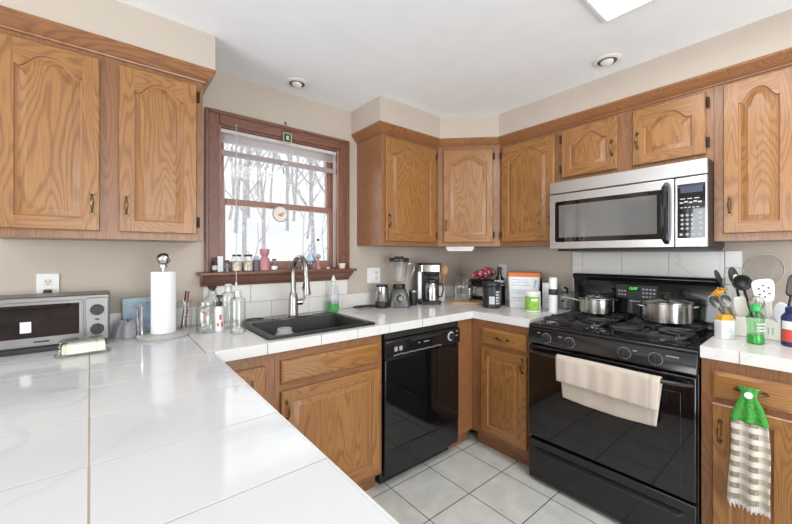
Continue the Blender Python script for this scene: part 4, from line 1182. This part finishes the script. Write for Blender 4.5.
# green jar
gj = bottle('vitamin_jar', 'short white jar with lime green label in front of the white tub', 'jar', (2.200, 1.245, Z0),
       [('jar_body', 'white', [(.045, 0), (.050, .004), (.050, .108), (.044, .114), (.02, .114)], {}), ('lid', 'white', [(.049, .1145), (.050, .117), (.050, .134), (.046, .138), (.01, .134)], {})])
MB().grid(labelstrip(R(135), R(262), .0506, .012, .106), 14, 1).build('label', M['lime'], gj)
MB().grid(labelstrip(R(263), R(300), .0506, .012, .106), 6, 1).build('label_back', M['lightgrey'], gj)
MB().grid(labelstrip(R(200), R(245), .0511, .076, .090), 6, 1).build('label_print', M['white'], gj)
# white box
wb = thing('carton', 'plain white carton behind the tall white bottle', 'box', (2.452, 1.258, Z0), R(-75))
MB().box(-.042, .042, -.028, .028, 0, .180).build('carton_body', M['white'], wb, bev=.001)
b = MB()
for i in range(6): b.box(-.035, -.035 + .04 + .02 * (i % 2), -.0288, -.0282, .04 + i * .02, .044 + i * .02)
b.build('carton_print', M['lightgrey'], wb)
bottle('pump_bottle', 'dark pump bottle standing behind the white carton', 'bottle', (2.508, 1.365, Z0),
       [('bottle_body', 'brownb', [(.026, 0), (.030, .004), (.030, .16), (.016, .185), (.012, .195)], {}), ('pump', 'blackm', [(.014, .1955), (.014, .215), (.006, .22), (.006, .236), (.016, .238), (.016, .246), (.006, .248)], {})])
bottle('spray_can', 'slim white bottle with black band beside the left edge of the stove', 'bottle', (2.262, 1.136, Z0),
       [('bottle_body', 'white', [(.024, 0), (.027, .003), (.027, .118), (.02, .118)], {}), ('band', 'blackm', [(.0275, .1185), (.028, .121), (.028, .150), (.026, .156), (.02, .156)], {}),
        ('cap', 'white', [(.0255, .1565), (.0255, .225), (.022, .231), (.01, .231)], {})])
# round glass jar with wrapped sweets
gj2 = thing('glass_jar', 'wide glass jar stuffed with clear and white wrappers by the stove backguard', 'jar', (2.488, 1.160, Z0))
MB().lathe(jarprof(.052, .130), seg=28, cap1=False).build('jar_body', M['glass'], gj2)
b = MB(); random.seed(9)
for i in range(26):
    a = random.random() * 6.28; r_ = random.random() * .034; z = .008 + random.random() * .145
    b.T = Matrix.Translation((r_ * math.cos(a), r_ * math.sin(a), z)) @ Matrix.Rotation(random.random() * 3, 4, 'X') @ Matrix.Rotation(random.random() * 3, 4, 'Z')
    b.box(-.012, .012, -.006, .006, -.001, .010, i % 3)
b.build('wrappers', [M['white'], M['lightgrey'], M['blackm']], gj2, bev=.001)

# small card on the counter
o = MB().box(-.045, .045, -.018, .018, 0, .0012).build('paper_note', M['bluep'], None, (1.60, 1.80, Z0), rz=R(20)); tag(o, 'small pale blue slip of paper on the counter in front of the blender', 'paper')

# ---------------------------------------------------------------- right counter
UX, UY = 2.325, .185
cr_ = thing('utensil_crock', 'long off-white ceramic utensil holder right of the stove', 'utensil holder', (UX, UY, Z0), RZ)
MB().loops([rr(-.105, .105, -.048, .048, 0, .015), rr(-.108, .108, -.051, .051, .004, .016), rr(-.108, .108, -.051, .051, .092, .016), rr(-.103, .103, -.046, .046, .092, .014), rr(-.103, .103, -.046, .046, .006, .014)]).build('crock_body', M['ivory'], cr_)
b = MB()
for x in (.02, .034): b.box(x, x + .004, -.0518, -.0505, .025, .055)
b.build('painted_mark', M['grey'], cr_)
def stick(name, label, p0_, p1_, mat, head, hm=None, cat='utensil', r=.0045):
    """utensil from foot p0 to the base of the head p1 (world); head(b, side, v, fwd) adds the head at the end"""
    root = thing(name, label, cat, p0_)
    v = (Vector(p1_) - Vector(p0_)); L = v.length; v.normalize()
    MB().tube([(0, 0, 0), tuple(v * L)], [r, r * 1.15], 8).build('utensil_handle', M[mat], root)
    fwd = Vector((.86, .5, 0)); side = v.cross(fwd).normalized(); fwd = side.cross(v).normalized()   # fwd points away from the room
    b = MB(); solid = head(b, v * L, v, side, fwd)
    b.build('utensil_head', M[hm or mat], root, solid=solid or 0)
    return root
def oval_head(w, l, cup=.0, flat_top=False, taper=.0):
    def f(b, c0, v, side, fwd):
        c = c0 + v * l * .96; ls = []
        N = 22
        for k in range(6):
            s_ = 1 - k / 5; dz = cup * (1 - s_ * s_)
            ring = []
            for i in range(N):
                a = 2 * PI * i / N; ca, sa = math.cos(a), math.sin(a)
                if flat_top:
                    ca = math.copysign(abs(ca) ** .55, ca); sa = math.copysign(abs(sa) ** .55, sa)
                ring.append(tuple(c + (side * w * ca * (1 + taper * sa) + v * l * sa) * max(s_, .02) + fwd * dz))
            ls.append(ring)
        b.loops(ls, 0, False, True); return .003
    return f
def C(y, z, x=UX): return (x, y, z)
zf = Z0 + .007
stick('ladle', 'black ladle with round bowl in the utensil holder', C(.20, zf), C(.243, 1.135, 2.31), 'blackm', oval_head(.037, .037, .026))
stick('serving_spoon', 'long black plastic spoon standing tallest at the left of the holder', C(.235, zf, UX + .02), C(.277, 1.155, UX + .03), 'blackm', oval_head(.019, .045, .008), None)
stick('spatula', 'narrow black spatula tip at the far left of the holder', C(.262, zf, UX + .03), C(.335, 1.165, UX + .04), 'blackm', oval_head(.011, .032, .0))
stick('spatula', 'white slotted turner with dark holes at the right of the holder', C(.155, zf, 2.31), C(.172, 1.085, 2.29), 'white', oval_head(.038, .055, .004, True, .15))
tn = [o for o in bpy.data.objects if o.get('label', '').startswith('white slotted turner')][0]
b = MB(); v = (Vector(C(.172, 1.085, 2.29)) - Vector(C(.155, zf, 2.31))); L = v.length; v.normalize()
fwd = Vector((.86, .5, 0)); side = v.cross(fwd).normalized(); fwd = side.cross(v).normalized()
for (sx_, sz_) in ((0, .0), (0, .026), (0, -.026), (.017, .013), (-.017, .013), (.017, -.013), (-.017, -.013)):
    c = v * L + v * (.055 * .96 + sz_) + side * sx_ - fwd * .0026
    b.loops([[tuple(c + (side * math.cos(a) + v * math.sin(a)) * .0042) for a in [2 * PI * i / 10 for i in range(10)]], [tuple(c - fwd * .001 + (side * math.cos(a) + v * math.sin(a)) * .0042) for a in [2 * PI * i / 10 for i in range(10)]]])
b.build('slot_hole', M['blackm'], tn)
stick('serving_spoon', 'shiny steel spoon leaning far left out of the holder', C(.268, zf, 2.30), C(.325, 1.045, 2.265), 'dsteel', oval_head(.020, .036, .012))
stick('serving_spoon', 'steel basting spoon with round bowl left of the cream spatula', C(.245, zf, 2.295), C(.289, 1.055, 2.265), 'dsteel', oval_head(.024, .034, .014))
stick('spatula', 'wide cream silicone spatula in the middle of the holder', C(.235, zf, 2.33), C(.246, 1.005, 2.315), 'ivory', oval_head(.027, .052, .0, True))
stick('spatula', 'pale grey rounded scraper at the right end of the holder', C(.120, zf, 2.30), C(.122, .995, 2.285), 'lightgrey', oval_head(.028, .052, .003))
stick('spatula', 'pale spatula with a slot right of the steel whisk', C(.175, zf, 2.345), C(.176, 1.020, 2.330), 'ivory', oval_head(.024, .052, .0, True))
stick('spatula', 'dark turner leaning right at the back of the holder', C(.125, zf, UX + .035), C(.100, 1.115, UX + .05), 'blackm', oval_head(.022, .050, .0, True))
stick('serving_spoon', 'white plastic spoon behind the yellow pasta fork', C(.222, zf, UX + .01), C(.262, 1.120, UX + .03), 'white', oval_head(.017, .045, .004))
# yellow pasta fork
def fork_head(b, c0, v, side, fwd):
    b.loops([[tuple(c0 + side * .016 * math.cos(a) + fwd * .004 * math.sin(a) + v * t) for a in [2 * PI * i / 12 for i in range(12)]] for t in (0, .02, .035)])
    for i in range(7):
        s_ = (i - 3) / 3
        b.tube([tuple(c0 + side * s_ * .012 + v * .025), tuple(c0 + side * s_ * .026 + v * (.052 - .008 * abs(s_))), tuple(c0 + side * s_ * .034 + v * (.066 - .018 * abs(s_)) - fwd * .026)], [.005, .0045, .003], 6)
    return 0
stick('pasta_fork', 'yellow plastic pasta fork at the left of the utensil holder', C(.255, zf, 2.335), C(.316, 1.085, 2.29), 'yellow', fork_head)
# ball whisk / steel masher
def whisk_head(b, c0, v, side, fwd):
    for i in range(5):
        a = PI * i / 5; d = side * math.cos(a) + fwd * math.sin(a)
        pts = [c0 + d * .026 * math.sin(t) + v * (.033 - .033 * math.cos(t)) for t in [2 * PI * k / 20 for k in range(20)]]
        b.tube([tuple(p) for p in pts], .0013, 5, closed=True)
    return 0
stick('whisk', 'small steel balloon whisk above the green soap bottle', C(.205, zf, 2.30), C(.200, 1.050, 2.275), 'steel', whisk_head)
# mesh strainer
ms_ = thing('mesh_strainer', 'large round wire-mesh strainer standing at the back of the utensil holder', 'strainer', C(.19, zf, UX + .038))
cc = Vector((.055, .0, .300)); rs_ = .076
nrm_ = Vector((.86, .5, .08)).normalized(); sd = Vector((-.5, .86, 0)).normalized(); upv = nrm_.cross(sd).normalized()
if upv.z < 0: upv = -upv
ring = [tuple(cc + sd * rs_ * math.cos(a) + upv * rs_ * math.sin(a)) for a in [2 * PI * i / 40 for i in range(40)]]
MB().tube(ring, .0024, 8, closed=True).build('rim', M['dsteel'], ms_)
b = MB(); b.tube([(0, 0, 0), tuple((cc - upv * rs_) * .6), tuple(cc - upv * rs_)], .0035, 8); b.build('strainer_handle', M['chrome'], ms_)
b = MB()
for k in range(-6, 7):
    s_ = k / 7; hw = math.sqrt(1 - s_ * s_)
    for ax1, ax2 in ((sd, upv), (upv, sd)):
        pts = []
        for i in range(9):
            t = -1 + i / 4; x_ = t * hw; d = math.sqrt(max(0, 1 - s_ * s_ - x_ * x_)); pts.append(tuple(cc + (ax1 * s_ + ax2 * x_) * rs_ * .98 + nrm_ * .028 * d))
        b.tube(pts, .0008, 4)
b.build('wire_mesh', M['steel'], ms_)
tag(ms_, None, None)

# white salt jar with yellow cap
sj = thing('spice_jar', 'small square white jar with a yellow cap beside the stove', 'jar', (2.165, .292, Z0), R(-40))
MB().loops([rr(-.028, .028, -.020, .020, 0, .006), rr(-.030, .030, -.022, .022, .004, .006), rr(-.030, .030, -.022, .022, .078, .006), rr(-.024, .024, -.018, .018, .084, .006)]).build('jar_body', M['white'], sj)
MB().loops([rr(-.026, .026, -.020, .020, .0845, .008), rr(-.026, .026, -.020, .020, .104, .008), rr(-.022, .022, -.017, .017, .107, .008)]).build('cap', M['yellow'], sj)
b = MB(); b.box(-.018, .018, -.0226, -.0221, .032, .036); b.box(-.014, .015, -.0226, -.0221, .044, .048); b.box(-.010, .010, -.0226, -.0221, .056, .059); b.build('label_print', M['lightgrey'], sj)
# green dish soap
gs = thing('soap_bottle', 'waisted green-tinted clear soap bottle with green cap in front of the utensil holder', 'soap bottle', (2.150, .192, Z0))
MB().lathe([(.032, 0), (.038, .004), (.038, .02), (.033, .055), (.037, .095), (.038, .108), (.026, .132), (.012, .136)], seg=28, sy=.75).build('bottle_body', M['glassgreen'], gs)
MB().lathe([(.030, .003), (.036, .006), (.036, .02), (.033, .036), (.01, .036)], seg=28, sy=.72).build('green_liquid', M['greenliq'], gs)
MB().lathe([(.013, .1365), (.018, .141), (.018, .158), (.013, .163), (.006, .166)], seg=20).build('cap', M['green'], gs)
b = MB()
for i in range(3): b.grid(lambda u, v, i=i: (-.0362 * math.cos((u - .5) * 1.3 + .55) * 1.0, -.0275 * math.sin((u - .5) * 1.3 + .75) - .004, .056 + i * .014 + v * .006), 6, 1)
b.build('label_print', M['lightgrey'], gs)
# vitamin bottle at the frame edge
vb = bottle('supplement_bottle', 'dark blue bottle with a red and white label at the right frame edge', 'bottle', (2.200, .082, Z0),
       [('bottle_body', 'navy', [(.034, 0), (.040, .004), (.040, .120), (.030, .136), (.02, .136)], {}),
        ('cap', 'navy', [(.027, .1365), (.028, .140), (.028, .158), (.024, .162), (.01, .162)], {})])
MB().grid(labelstrip(R(120), R(300), .0406, .020, .070), 20, 1).build('lower_label', M['red'], vb)
MB().grid(labelstrip(R(120), R(300), .0406, .071, .105), 20, 1).build('upper_label', M['white'], vb)

# crocheted hanging towel on drawer pull
ht = thing('hanging_towel', 'brown and cream checked hand towel with a green crocheted top hanging from the drawer pull', 'towel', (XF - .030, .186, .772), RZ)
def yarnf(u, v):
    z = .022 - .135 * v; w_ = .030 - .010 * math.sin(min(1, v / .45) * PI) * 1 if v < .45 else .030 + .022 * ((v - .45) / .55) ** .8
    x = (u - .5) * 2 * w_; y = -.016 - .006 * math.sin(u * PI * 5) * v - .006 * math.cos((u - .5) * PI)
    return (x, y, z + .003 * math.sin(u * 40))
ct_ = MB().grid(yarnf, 24, 24).build('crochet_top', M['yarn'], ht, solid=.006, angle=180, fixn=False)
MB().cyl((0, -.034, -.005), .012, .007, 'y', 20).build('button', M['white'], ct_)
def clothf(u, v):
    z = -.112 - .315 * v; w_ = .050 + .008 * v
    fold = math.sin(u * PI * 4 + .5)
    x = (u - .5) * 2 * w_ + .003 * math.sin(v * 5); y = -.016 - .009 * fold * (.5 + .5 * v) - .006 * math.cos((u - .5) * PI)
    if v > .94: z += .004 * math.sin(u * 60)
    return (x, y, z)
MB().grid(clothf, 40, 36).build('towel_cloth', M['gingham'], ht, solid=.004, angle=180, fixn=False)
b = MB()
for i in range(30):
    u = (i + .5) / 30; p = clothf(u, 1)
    b.tube([(p[0], p[1], p[2] + .004), (p[0] + .001, p[1], p[2] - .014 - .004 * (i % 3))], [.0022, .0012], 5)
b.build('fringe', M['paper'], ht)

# ---------------------------------------------------------------- outlets
def outlet(label, loc, rz, n=1, group=None, plug=False, cat='outlet', name='wall_outlet', sw=False):
    root = thing(name, label, cat, loc, rz, group)
    w_ = .036 + .023 * (n - 1)
    MB().box(-w_, w_, -.006, -.0005, -.058, .058).build('cover_plate', M['white'], root, bev=.002)
    for k in range(n):
        cx_ = (k - (n - 1) / 2) * .046
        if sw and k == 0:
            MB().box(cx_ - .016, cx_ + .016, -.009, -.006, -.033, .033).build('rocker_switch', M['white'], root, bev=.001); continue
        for zc_ in (.0195, -.0195):
            b = MB(); b.prism([(cx_ - .015, zc_ - .010), (cx_ - .009, zc_ - .0145), (cx_ + .009, zc_ - .0145), (cx_ + .015, zc_ - .010), (cx_ + .015, zc_ + .010), (cx_ + .009, zc_ + .0145), (cx_ - .009, zc_ + .0145), (cx_ - .015, zc_ + .010)], 'y', -.0075, -.006)
            s_ = b.build('socket', M['ivory'], root)
            b = MB(); b.box(cx_ - .007, cx_ - .0045, -.0082, -.0074, zc_ - .001, zc_ + .008); b.box(cx_ + .0045, cx_ + .007, -.0082, -.0074, zc_ - .001, zc_ + .008); b.cyl((cx_, -.0082, zc_ - .008), .0026, .0008, 'y', 8)
            b.build('slot', M['blackm'], s_)
    return root
outlet('white double wall outlet above the toaster oven with a black plug in it', (-.206, W, 1.160), 0)
pg = thing('power_plug', 'black plug in the lower socket of the outlet above the toaster oven', 'plug', (-.206, W - .0085, 1.140))
MB().loops([rr(-.013, .013, -.0001, .0001, 0, .00005)] if False else [[(x, y, z) for x, z in ((-.013, -.009), (.013, -.009), (.013, .009), (-.013, .009))] for y in (0, -.026)]).build('plug_body', M['blackm'], pg, bev=.004)
outlet('white two-gang switch and outlet plate between window and coffee grinder', (1.548, W, 1.148), 0, 2, sw=True)
outlet('white wall outlet behind the dark oil bottle on the stove-side wall', (S, 1.713, 1.165), RZ)


# under-cabinet radio
ur = thing('under_cabinet_light', 'white slim oblong light fixture mounted under the corner wall cabinet', 'light fixture', (2.098, 1.790, ZB - .0005), R(-45))
MB().loops([rr(-.108, .108, -.035, .035, 0, .015), rr(-.108, .108, -.035, .035, -.016, .015), rr(-.094, .094, -.025, .025, -.034, .015)]).build('housing', M['white'], ur)
MB().box(-.06, .05, -.0345, -.030, -.019, -.015).build('slot', M['grey'], ur)

# ---------------------------------------------------------------- ceiling lights
for k, (x, y, lb) in enumerate(((.874, 2.008, 'white recessed eyeball ceiling light above the window'), (2.045, .735, 'white recessed eyeball ceiling light near the stove-side soffit'))):
    cl = thing('recessed_ceiling_light', lb, 'ceiling light', (x, y, CEIL - .0005), 0, 'recessed eyeball ceiling lights')
    MB().lathe([(.045, -.001), (.066, -.001), (.066, -.004), (.058, -.008), (.047, -.008), (.045, -.001)], seg=36, cap0=False, cap1=False).build('trim_ring', M['white'], cl)
    MB().lathe([(.001, -.0065), (.0455, -.0065), (.0455, -.0012)], seg=30).build('dark_gap', M['brass'], cl)
    b = MB(); b.T = Matrix.Rotation(R(18), 4, 'Y')
    b.lathe([(.012, -.020), (.026, -.016), (.031, -.008), (.031, -.004)], seg=28); b.build('eyeball', M['white'], cl)
fx = thing('ceiling_light_panel', 'bright rectangular fluorescent panel light in the ceiling above the floor', 'ceiling light', (1.38, .155, CEIL - .0005))
b = MB(); hw_, hd_ = .304, .45
for q_ in ((-hw_ - .012, hw_ + .012, hd_, hd_ + .012), (-hw_ - .012, hw_ + .012, -hd_ - .012, -hd_), (-hw_ - .012, -hw_, -hd_, hd_), (hw_, hw_ + .012, -hd_, hd_)): b.box(*q_, -.012, 0)
b.build('frame', M['white'], fx)
MB().box(-hw_, hw_, -hd_, hd_, -.008, -.003).build('diffuser', M['lamp'], fx)
MB().box(-.004, .004, -hd_, hd_, -.0115, -.0085).build('divider', M['grey'], fx)

# ---------------------------------------------------------------- window sill objects
SZL = 1.2076
sy = W - .050
def sill(name, label, cat, x, parts, rz=0, y=sy): return bottle(name, label, cat, (x, y, SZL), parts, None, rz)
sill('medicine_bottle', 'dark brown small bottle at the left end of the window sill', 'bottle', .449, [('bottle_body', 'brownb', [(.012, 0), (.014, .002), (.014, .048), (.008, .058)], {}), ('label', 'lightgrey', [(.0142, .012), (.0144, .013), (.0144, .034), (.0142, .035)], {'cap0': False, 'cap1': False}), ('cap', 'blackm', [(.009, .0585), (.009, .076), (.005, .078)], {})])
o = MB().box(-.014, .014, -.003, .003, 0, .086).build('white_card', M['white'], None, (.478, sy + .01, SZL)); tag(o, 'small white card upright on the sill beside the brown bottle', 'card')
sill('glass_bottle', 'small clear-blue bottle with dark lid, third from the left on the sill', 'bottle', .512, [('bottle_body', 'glassblue', [(.016, 0), (.019, .002), (.019, .045), (.011, .055)], {}), ('cap', 'blackm', [(.012, .0555), (.012, .063), (.006, .065)], {})])
for x, lb in ((.562, 'left one of the two dark-lidded glass jars of shells on the sill'), (.623, 'right one of the two dark-lidded glass jars of shells on the sill')):
    j = sill('glass_jar', lb, 'jar', x, [('jar_body', 'glass', [(.024, 0), (.028, .003), (.028, .068), (.022, .080), (.02, .084)], {}), ('lid', 'blackm', [(.023, .0845), (.0235, .0855), (.0235, .094), (.02, .096)], {})])
    j['group'] = 'two glass jars of shells on the sill'
    MB().lathe([(.02, .003), (.0255, .005), (.0255, .052), (.012, .060), (.004, .061)], seg=20).build('shells', plain('pale_shells', (.60, .52, .42), .8, vary=.4, vscale=90), j)
o = thing('deodorant_tube', 'dark grey oblong container on the sill between jars and pink candle', 'container', (.670, sy, SZL)); MB().loops([rr(-.016, .016, -.011, .011, 0, .006), rr(-.016, .016, -.011, .011, .066, .006)]).build('container_body', plain('slate_plastic', (.10, .10, .12), .4), o); MB().loops([rr(-.014, .014, -.010, .010, .0665, .006), rr(-.013, .013, -.009, .009, .086, .006)]).build('cap', M['grey'], o)
sill('candle_holder', 'mauve-pink glass candle holder, tallest object left of the faucet on the sill', 'candle', .718, [('candle_body', 'pink', [(.022, 0), (.028, .003), (.029, .065), (.020, .080), (.017, .086), (.026, .100), (.028, .128), (.024, .128), (.02, .10)], {})])
sill('glass_bottle', 'small pale blue bottle with dark cap right of the pink candle holder', 'bottle', .775, [('bottle_body', 'glassblue', [(.017, 0), (.020, .002), (.020, .045), (.012, .058)], {}), ('label', 'white', [(.0203, .006), (.0205, .007), (.0205, .026), (.0203, .027)], {'cap0': False, 'cap1': False}), ('cap', 'blackm', [(.012, .0585), (.012, .068), (.007, .070)], {})])
sill('glass_bottle', 'tiny clear vial with dark cap just right of the faucet on the sill', 'bottle', .958, [('bottle_body', 'glass', [(.010, 0), (.012, .002), (.012, .04), (.007, .05)], {}), ('cap', 'blackm', [(.008, .0505), (.008, .062), (.004, .064)], {})])
sill('vase', 'round-bellied clear glass flask with narrow neck on the sill right of the faucet', 'vase', 1.010, [('vase_body', 'glassblue', [(.018, 0), (.022, .003), (.037, .035), (.037, .060), (.024, .088), (.014, .105), (.013, .150), (.016, .160), (.0135, .160), (.011, .150), (.012, .105), (.034, .06), (.034, .036), (.01, .006)], {'cap1': False})])
sill('figurine', 'slender dark red and white figurine bottle on the sill right of the flask', 'figurine', 1.066, [('figure_body', 'pink', [(.017, 0), (.018, .004), (.008, .03), (.008, .07)], {}), ('figure_shoulders', 'grey', [(.009, .0705), (.019, .078), (.017, .088), (.006, .10)], {}), ('figure_neck', 'glass', [(.006, .1005), (.006, .185)], {}), ('figure_head', 'blackm', [(.006, .1855), (.009, .190), (.008, .198), (.003, .200)], {})])
sill('tealight', 'tiny pale pebble-like candle on the sill near the right blind cord', 'candle', 1.140, [('wax', 'cream', [(.010, 0), (.012, .003), (.008, .012), (.003, .014)], {})])
sill('votive_cup', 'small white votive cup at the right end of the window sill', 'cup', 1.245, [('cup_body', 'cream', [(.018, 0), (.020, .002), (.026, .036), (.023, .036), (.018, .006)], {})])

# blind
bl_ = thing('window_blind', 'raised white mini blind at the top of the kitchen window', 'blind', (0, W + .022, 0))
b = MB(); b.box(ox0 + .014, ox1 - .014, -.014, .014, 2.000, 2.021); b.build('headrail', M['blind'], bl_, bev=.002)
b = MB()
for i in range(6):
    z = 1.992 - i * .0085
    b.loops([[(ox0 + .018, -.0125 + .0, z - .0015), (ox0 + .018, 0, z + .001), (ox0 + .018, .0125, z - .0015), (ox0 + .018, .0125, z - .0022), (ox0 + .018, 0, z + .0003), (ox0 + .018, -.0125, z - .0022)],
             [(ox1 - .018, -.0125 + .0, z - .0015), (ox1 - .018, 0, z + .001), (ox1 - .018, .0125, z - .0015), (ox1 - .018, .0125, z - .0022), (ox1 - .018, 0, z + .0003), (ox1 - .018, -.0125, z - .0022)]])
b.build('slat_stack', M['blind'], bl_)
b = MB(); b.loops([rr(ox0 + .006 + .008, ox1 - .014, -.012, .012, 1.872, .006), rr(ox0 + .014, ox1 - .014, -.012, .012, 1.900, .006)]); b.build('bottom_rail', M['blindrail'], bl_)
b = MB(); b.cyl((.545, -.018, 1.150), .0018, .87, 'z', 8); b.build('pull_cord', M['cord'], bl_)
b = MB(); b.lathe([(.003, 0), (.006, .006), (.005, .022), (.002, .028)], (.545, -.018, 1.124), 10); b.build('cord_tassel', M['white'], bl_)
b = MB()
for x in (1.212, 1.222): b.cyl((x, -.018, 1.216), .0022, .80, 'z', 8)
b.build('tilt_cord', M['cord'], bl_)
b = MB()
for x in (.60, .86, 1.12): b.cyl((x, .0, 1.900), .0009, .10, 'z', 6)
b.build('ladder_cord', M['cord'], bl_)
for o in bl_.children:
    if o.name.startswith('pull_cord') or o.name.startswith('cord_tassel') : o.location.y = -.105 + 0; 
    if o.name.startswith('tilt_cord'): o.location.y = .0
bpy.data.objects['pull_cord'].location.y = -.108

# hanging ornaments
yh = W - .045
oh = thing('hanging_ornament', 'small square pale green glass ornament hanging over the window top casing', 'ornament', (.862, yh + .006, 2.030))
MB().box(-.022, .022, -.003, .003, -.026, .026).build('glass_square', M['glassgreen'], oh, bev=.002)
b = MB()
for q_ in ((-.026, .026, .026, .030), (-.026, .026, -.030, -.026), (-.026, -.022, -.026, .026), (.022, .026, -.026, .026)): b.box(q_[0], q_[1], -.004, .004, q_[2], q_[3])
b.box(-.008, .008, -.0045, -.0032, -.012, .012); b.build('metal_frame', plain('aged_green_metal', (.50, .53, .42), .5), oh)
b = MB(); b.tube([(-.020, 0, .030), (0, .028, .098)], .0008, 5); b.tube([(.020, 0, .030), (0, .028, .098)], .0008, 5); b.build('string', M['dark'], oh)
hk = MB(); hk.cyl((0, -.012, 0), .004, .0115, 'y', 10); hk.tube([(0, -.012, 0), (0, -.018, -.004), (0, -.018, -.012), (0, -.012, -.014)], .0018, 6)
hk.build('wall_hook', M['brass'], oh, (0, .038, .104))
wc = thing('wind_chime', 'tiny metal wind chime hanging below the blind rail', 'wind chime', (.845, yh, 1.862))
b = MB(); b.cyl((0, 0, .0), .018, .004, 'z', 16); b.build('top_disc', M['lightgrey'], wc)
for i in range(4):
    a = PI / 2 * i + .4; MB().cyl((.013 * math.cos(a), .013 * math.sin(a), -.052 - .008 * (i % 2)), .003, .050, 'z', 8).build('chime_tube', M['grey'], wc)
b = MB(); b.tube([(0, 0, .004), (.010, .0, .13)], .0006, 5); b.build('string', M['lightgrey'], wc)
sc_ = thing('suncatcher', 'round cream suncatcher with a reddish picture hanging in front of the meeting rail', 'suncatcher', (.815, yh, 1.552))
b = MB(); b.tube([(.046 * math.cos(2 * PI * i / 36), 0, .046 * math.sin(2 * PI * i / 36)) for i in range(36)], .0035, 8, closed=True); b.build('rim', plain('dull_pewter', (.30, .29, .26), .45, .3), sc_)
MB().cyl((0, -.0015, 0), .0435, .003, 'y', 32).build('disc', plain('cream_glass_disc', (.74, .70, .64), .3), sc_)
b = MB(); b.lathe([(.003, 0), (.012, .004), (.008, .016), (.002, .022)], (.004, -.002, -.016), 10, sy=.12); b.lathe([(.002, 0), (.008, .004), (.006, .010)], (.018, -.002, .0), 8, sy=.12); b.lathe([(.002, 0), (.008, .008), (.003, .012)], (-.010, -.002, -.012), 8, sy=.12); b.build('painted_motif', plain('terracotta_motif', (.50, .24, .15), .5), sc_)
b = MB(); b.tube([(-.014, 0, .052), (0, 0, .062), (.014, 0, .052)], .003, 6); b.build('bow', M['blackm'], sc_)
b = MB(); b.tube([(0, 0, .062), (0, .0, .345)], .0006, 5); b.build('string', M['grey'], sc_)

# ---------------------------------------------------------------- outdoors
b = MB()
def gfn(u, v):
    x = -14 + 44 * u; y = 2.6 + 38 * v
    h = -1.0 + .16 * (y - 2.6) + .0045 * (y - 2.6) ** 2 + .07 * math.sin(x * .35) * math.sin(y * .22) * min(1, (y - 2.6) / 8)
    return (x, y, h)
def gh(x, y): return gfn((x + 14) / 44, (y - 2.6) / 38)[2]
b.grid(gfn, 60, 50)
o = b.build('snowy_ground', M['snow'], angle=180); o['kind'] = 'structure'
def branch(b, p, d, L, r, lev, rnd):
    n = 4 if lev else 7; pts = [p]; q_ = p.copy(); dd_ = d.copy()
    for i in range(n):
        dd_ = (dd_ + Vector((rnd.uniform(-.12, .12), rnd.uniform(-.12, .12), .03))).normalized(); q_ = q_ + dd_ * (L / n); pts.append(q_.copy())
    b.tube([tuple(k) for k in pts], [r * (1 - .75 * i / n) for i in range(n + 1)], 6 if lev == 0 else 4)
    if lev < 3:
        m_ = (14, 6, 3)[lev]
        for k in range(m_):
            t = .22 + .76 * (k + rnd.random()) / m_; i = min(n - 1, int(t * n)); pp_ = pts[i].lerp(pts[i + 1], t * n - i)
            a = rnd.random() * 6.28; base = (pts[i + 1] - pts[i]).normalized(); sdv = Vector((math.cos(a), math.sin(a), 0))
            branch(b, pp_, (base * .75 + sdv * .7 + Vector((0, 0, .15))).normalized(), L * (.34 - .14 * t) * (1 if lev == 0 else 1.1), r * (.42 - .1 * t), lev + 1, rnd)
def tree(seed, H, r): 
    rnd = random.Random(seed); b = MB(); branch(b, Vector((0, 0, -.3)), Vector((rnd.uniform(-.05, .05), 0, 1)).normalized(), H, r, 0, rnd)
    return b
protos = [tree(s_, 9.0, .085).build('bare_tree', M['bark'], fixn=False) for s_ in (1, 2, 3)]
rnd = random.Random(11); n_ = 0
spots = []
while len(spots) < 36:
    dist = rnd.uniform(9, 30); ang = math.atan2(2.16, .85) + rnd.uniform(-.42, .22)
    x, y = dist * math.cos(ang), dist * math.sin(ang)
    if y < 7 or any((x - a) ** 2 + (y - c) ** 2 < 2.2 for a, c in spots): continue
    spots.append((x, y))
for i, (x, y) in enumerate(sorted(spots, key=lambda s_: s_[1])):
    o = protos[i] if i < 3 else protos[i % 3].copy()
    if i >= 3: col.objects.link(o)
    o.location = (x, y, gh(x, y)); o.rotation_euler = (0, 0, rnd.random() * 6.28); s_ = rnd.uniform(.75, 1.2); o.scale = (s_, s_, s_)
    tag(o, 'bare grey winter tree on the snowy slope outside the window', 'tree', 'bare winter trees outside the window')
for k, (x, y, H_, sd_, lb) in enumerate(((1.62, 5.2, 2.5, 21, 'thin leafless sapling nearest the window, left of centre'), (2.35, 5.6, 2.9, 22, 'thin leafless sapling outside, seen right of the faucet'), (2.95, 5.9, 2.9, 23, 'thin leafless sapling outside near the right window edge'))):
    r2 = random.Random(sd_); b = MB(); pts = [Vector((0, 0, -.2))]
    for i in range(9): pts.append(pts[-1] + Vector((r2.uniform(-.06, .08), r2.uniform(-.05, .05), H_ / 9)))
    b.tube([tuple(p) for p in pts], [.022 - .002 * i for i in range(10)], 6)
    for i in range(2, 9):
        d = Vector((r2.choice((-1, 1)) * .5, r2.uniform(-.3, .3), .8)).normalized(); p = pts[i]
        b.tube([tuple(p), tuple(p + d * .22), tuple(p + d * .30 + Vector((0, 0, .12)))], [.009, .006, .003], 5)
    o = b.build('sapling', M['bark'], None, (x, y, gh(x, y)), fixn=False); tag(o, lb, 'sapling', None)
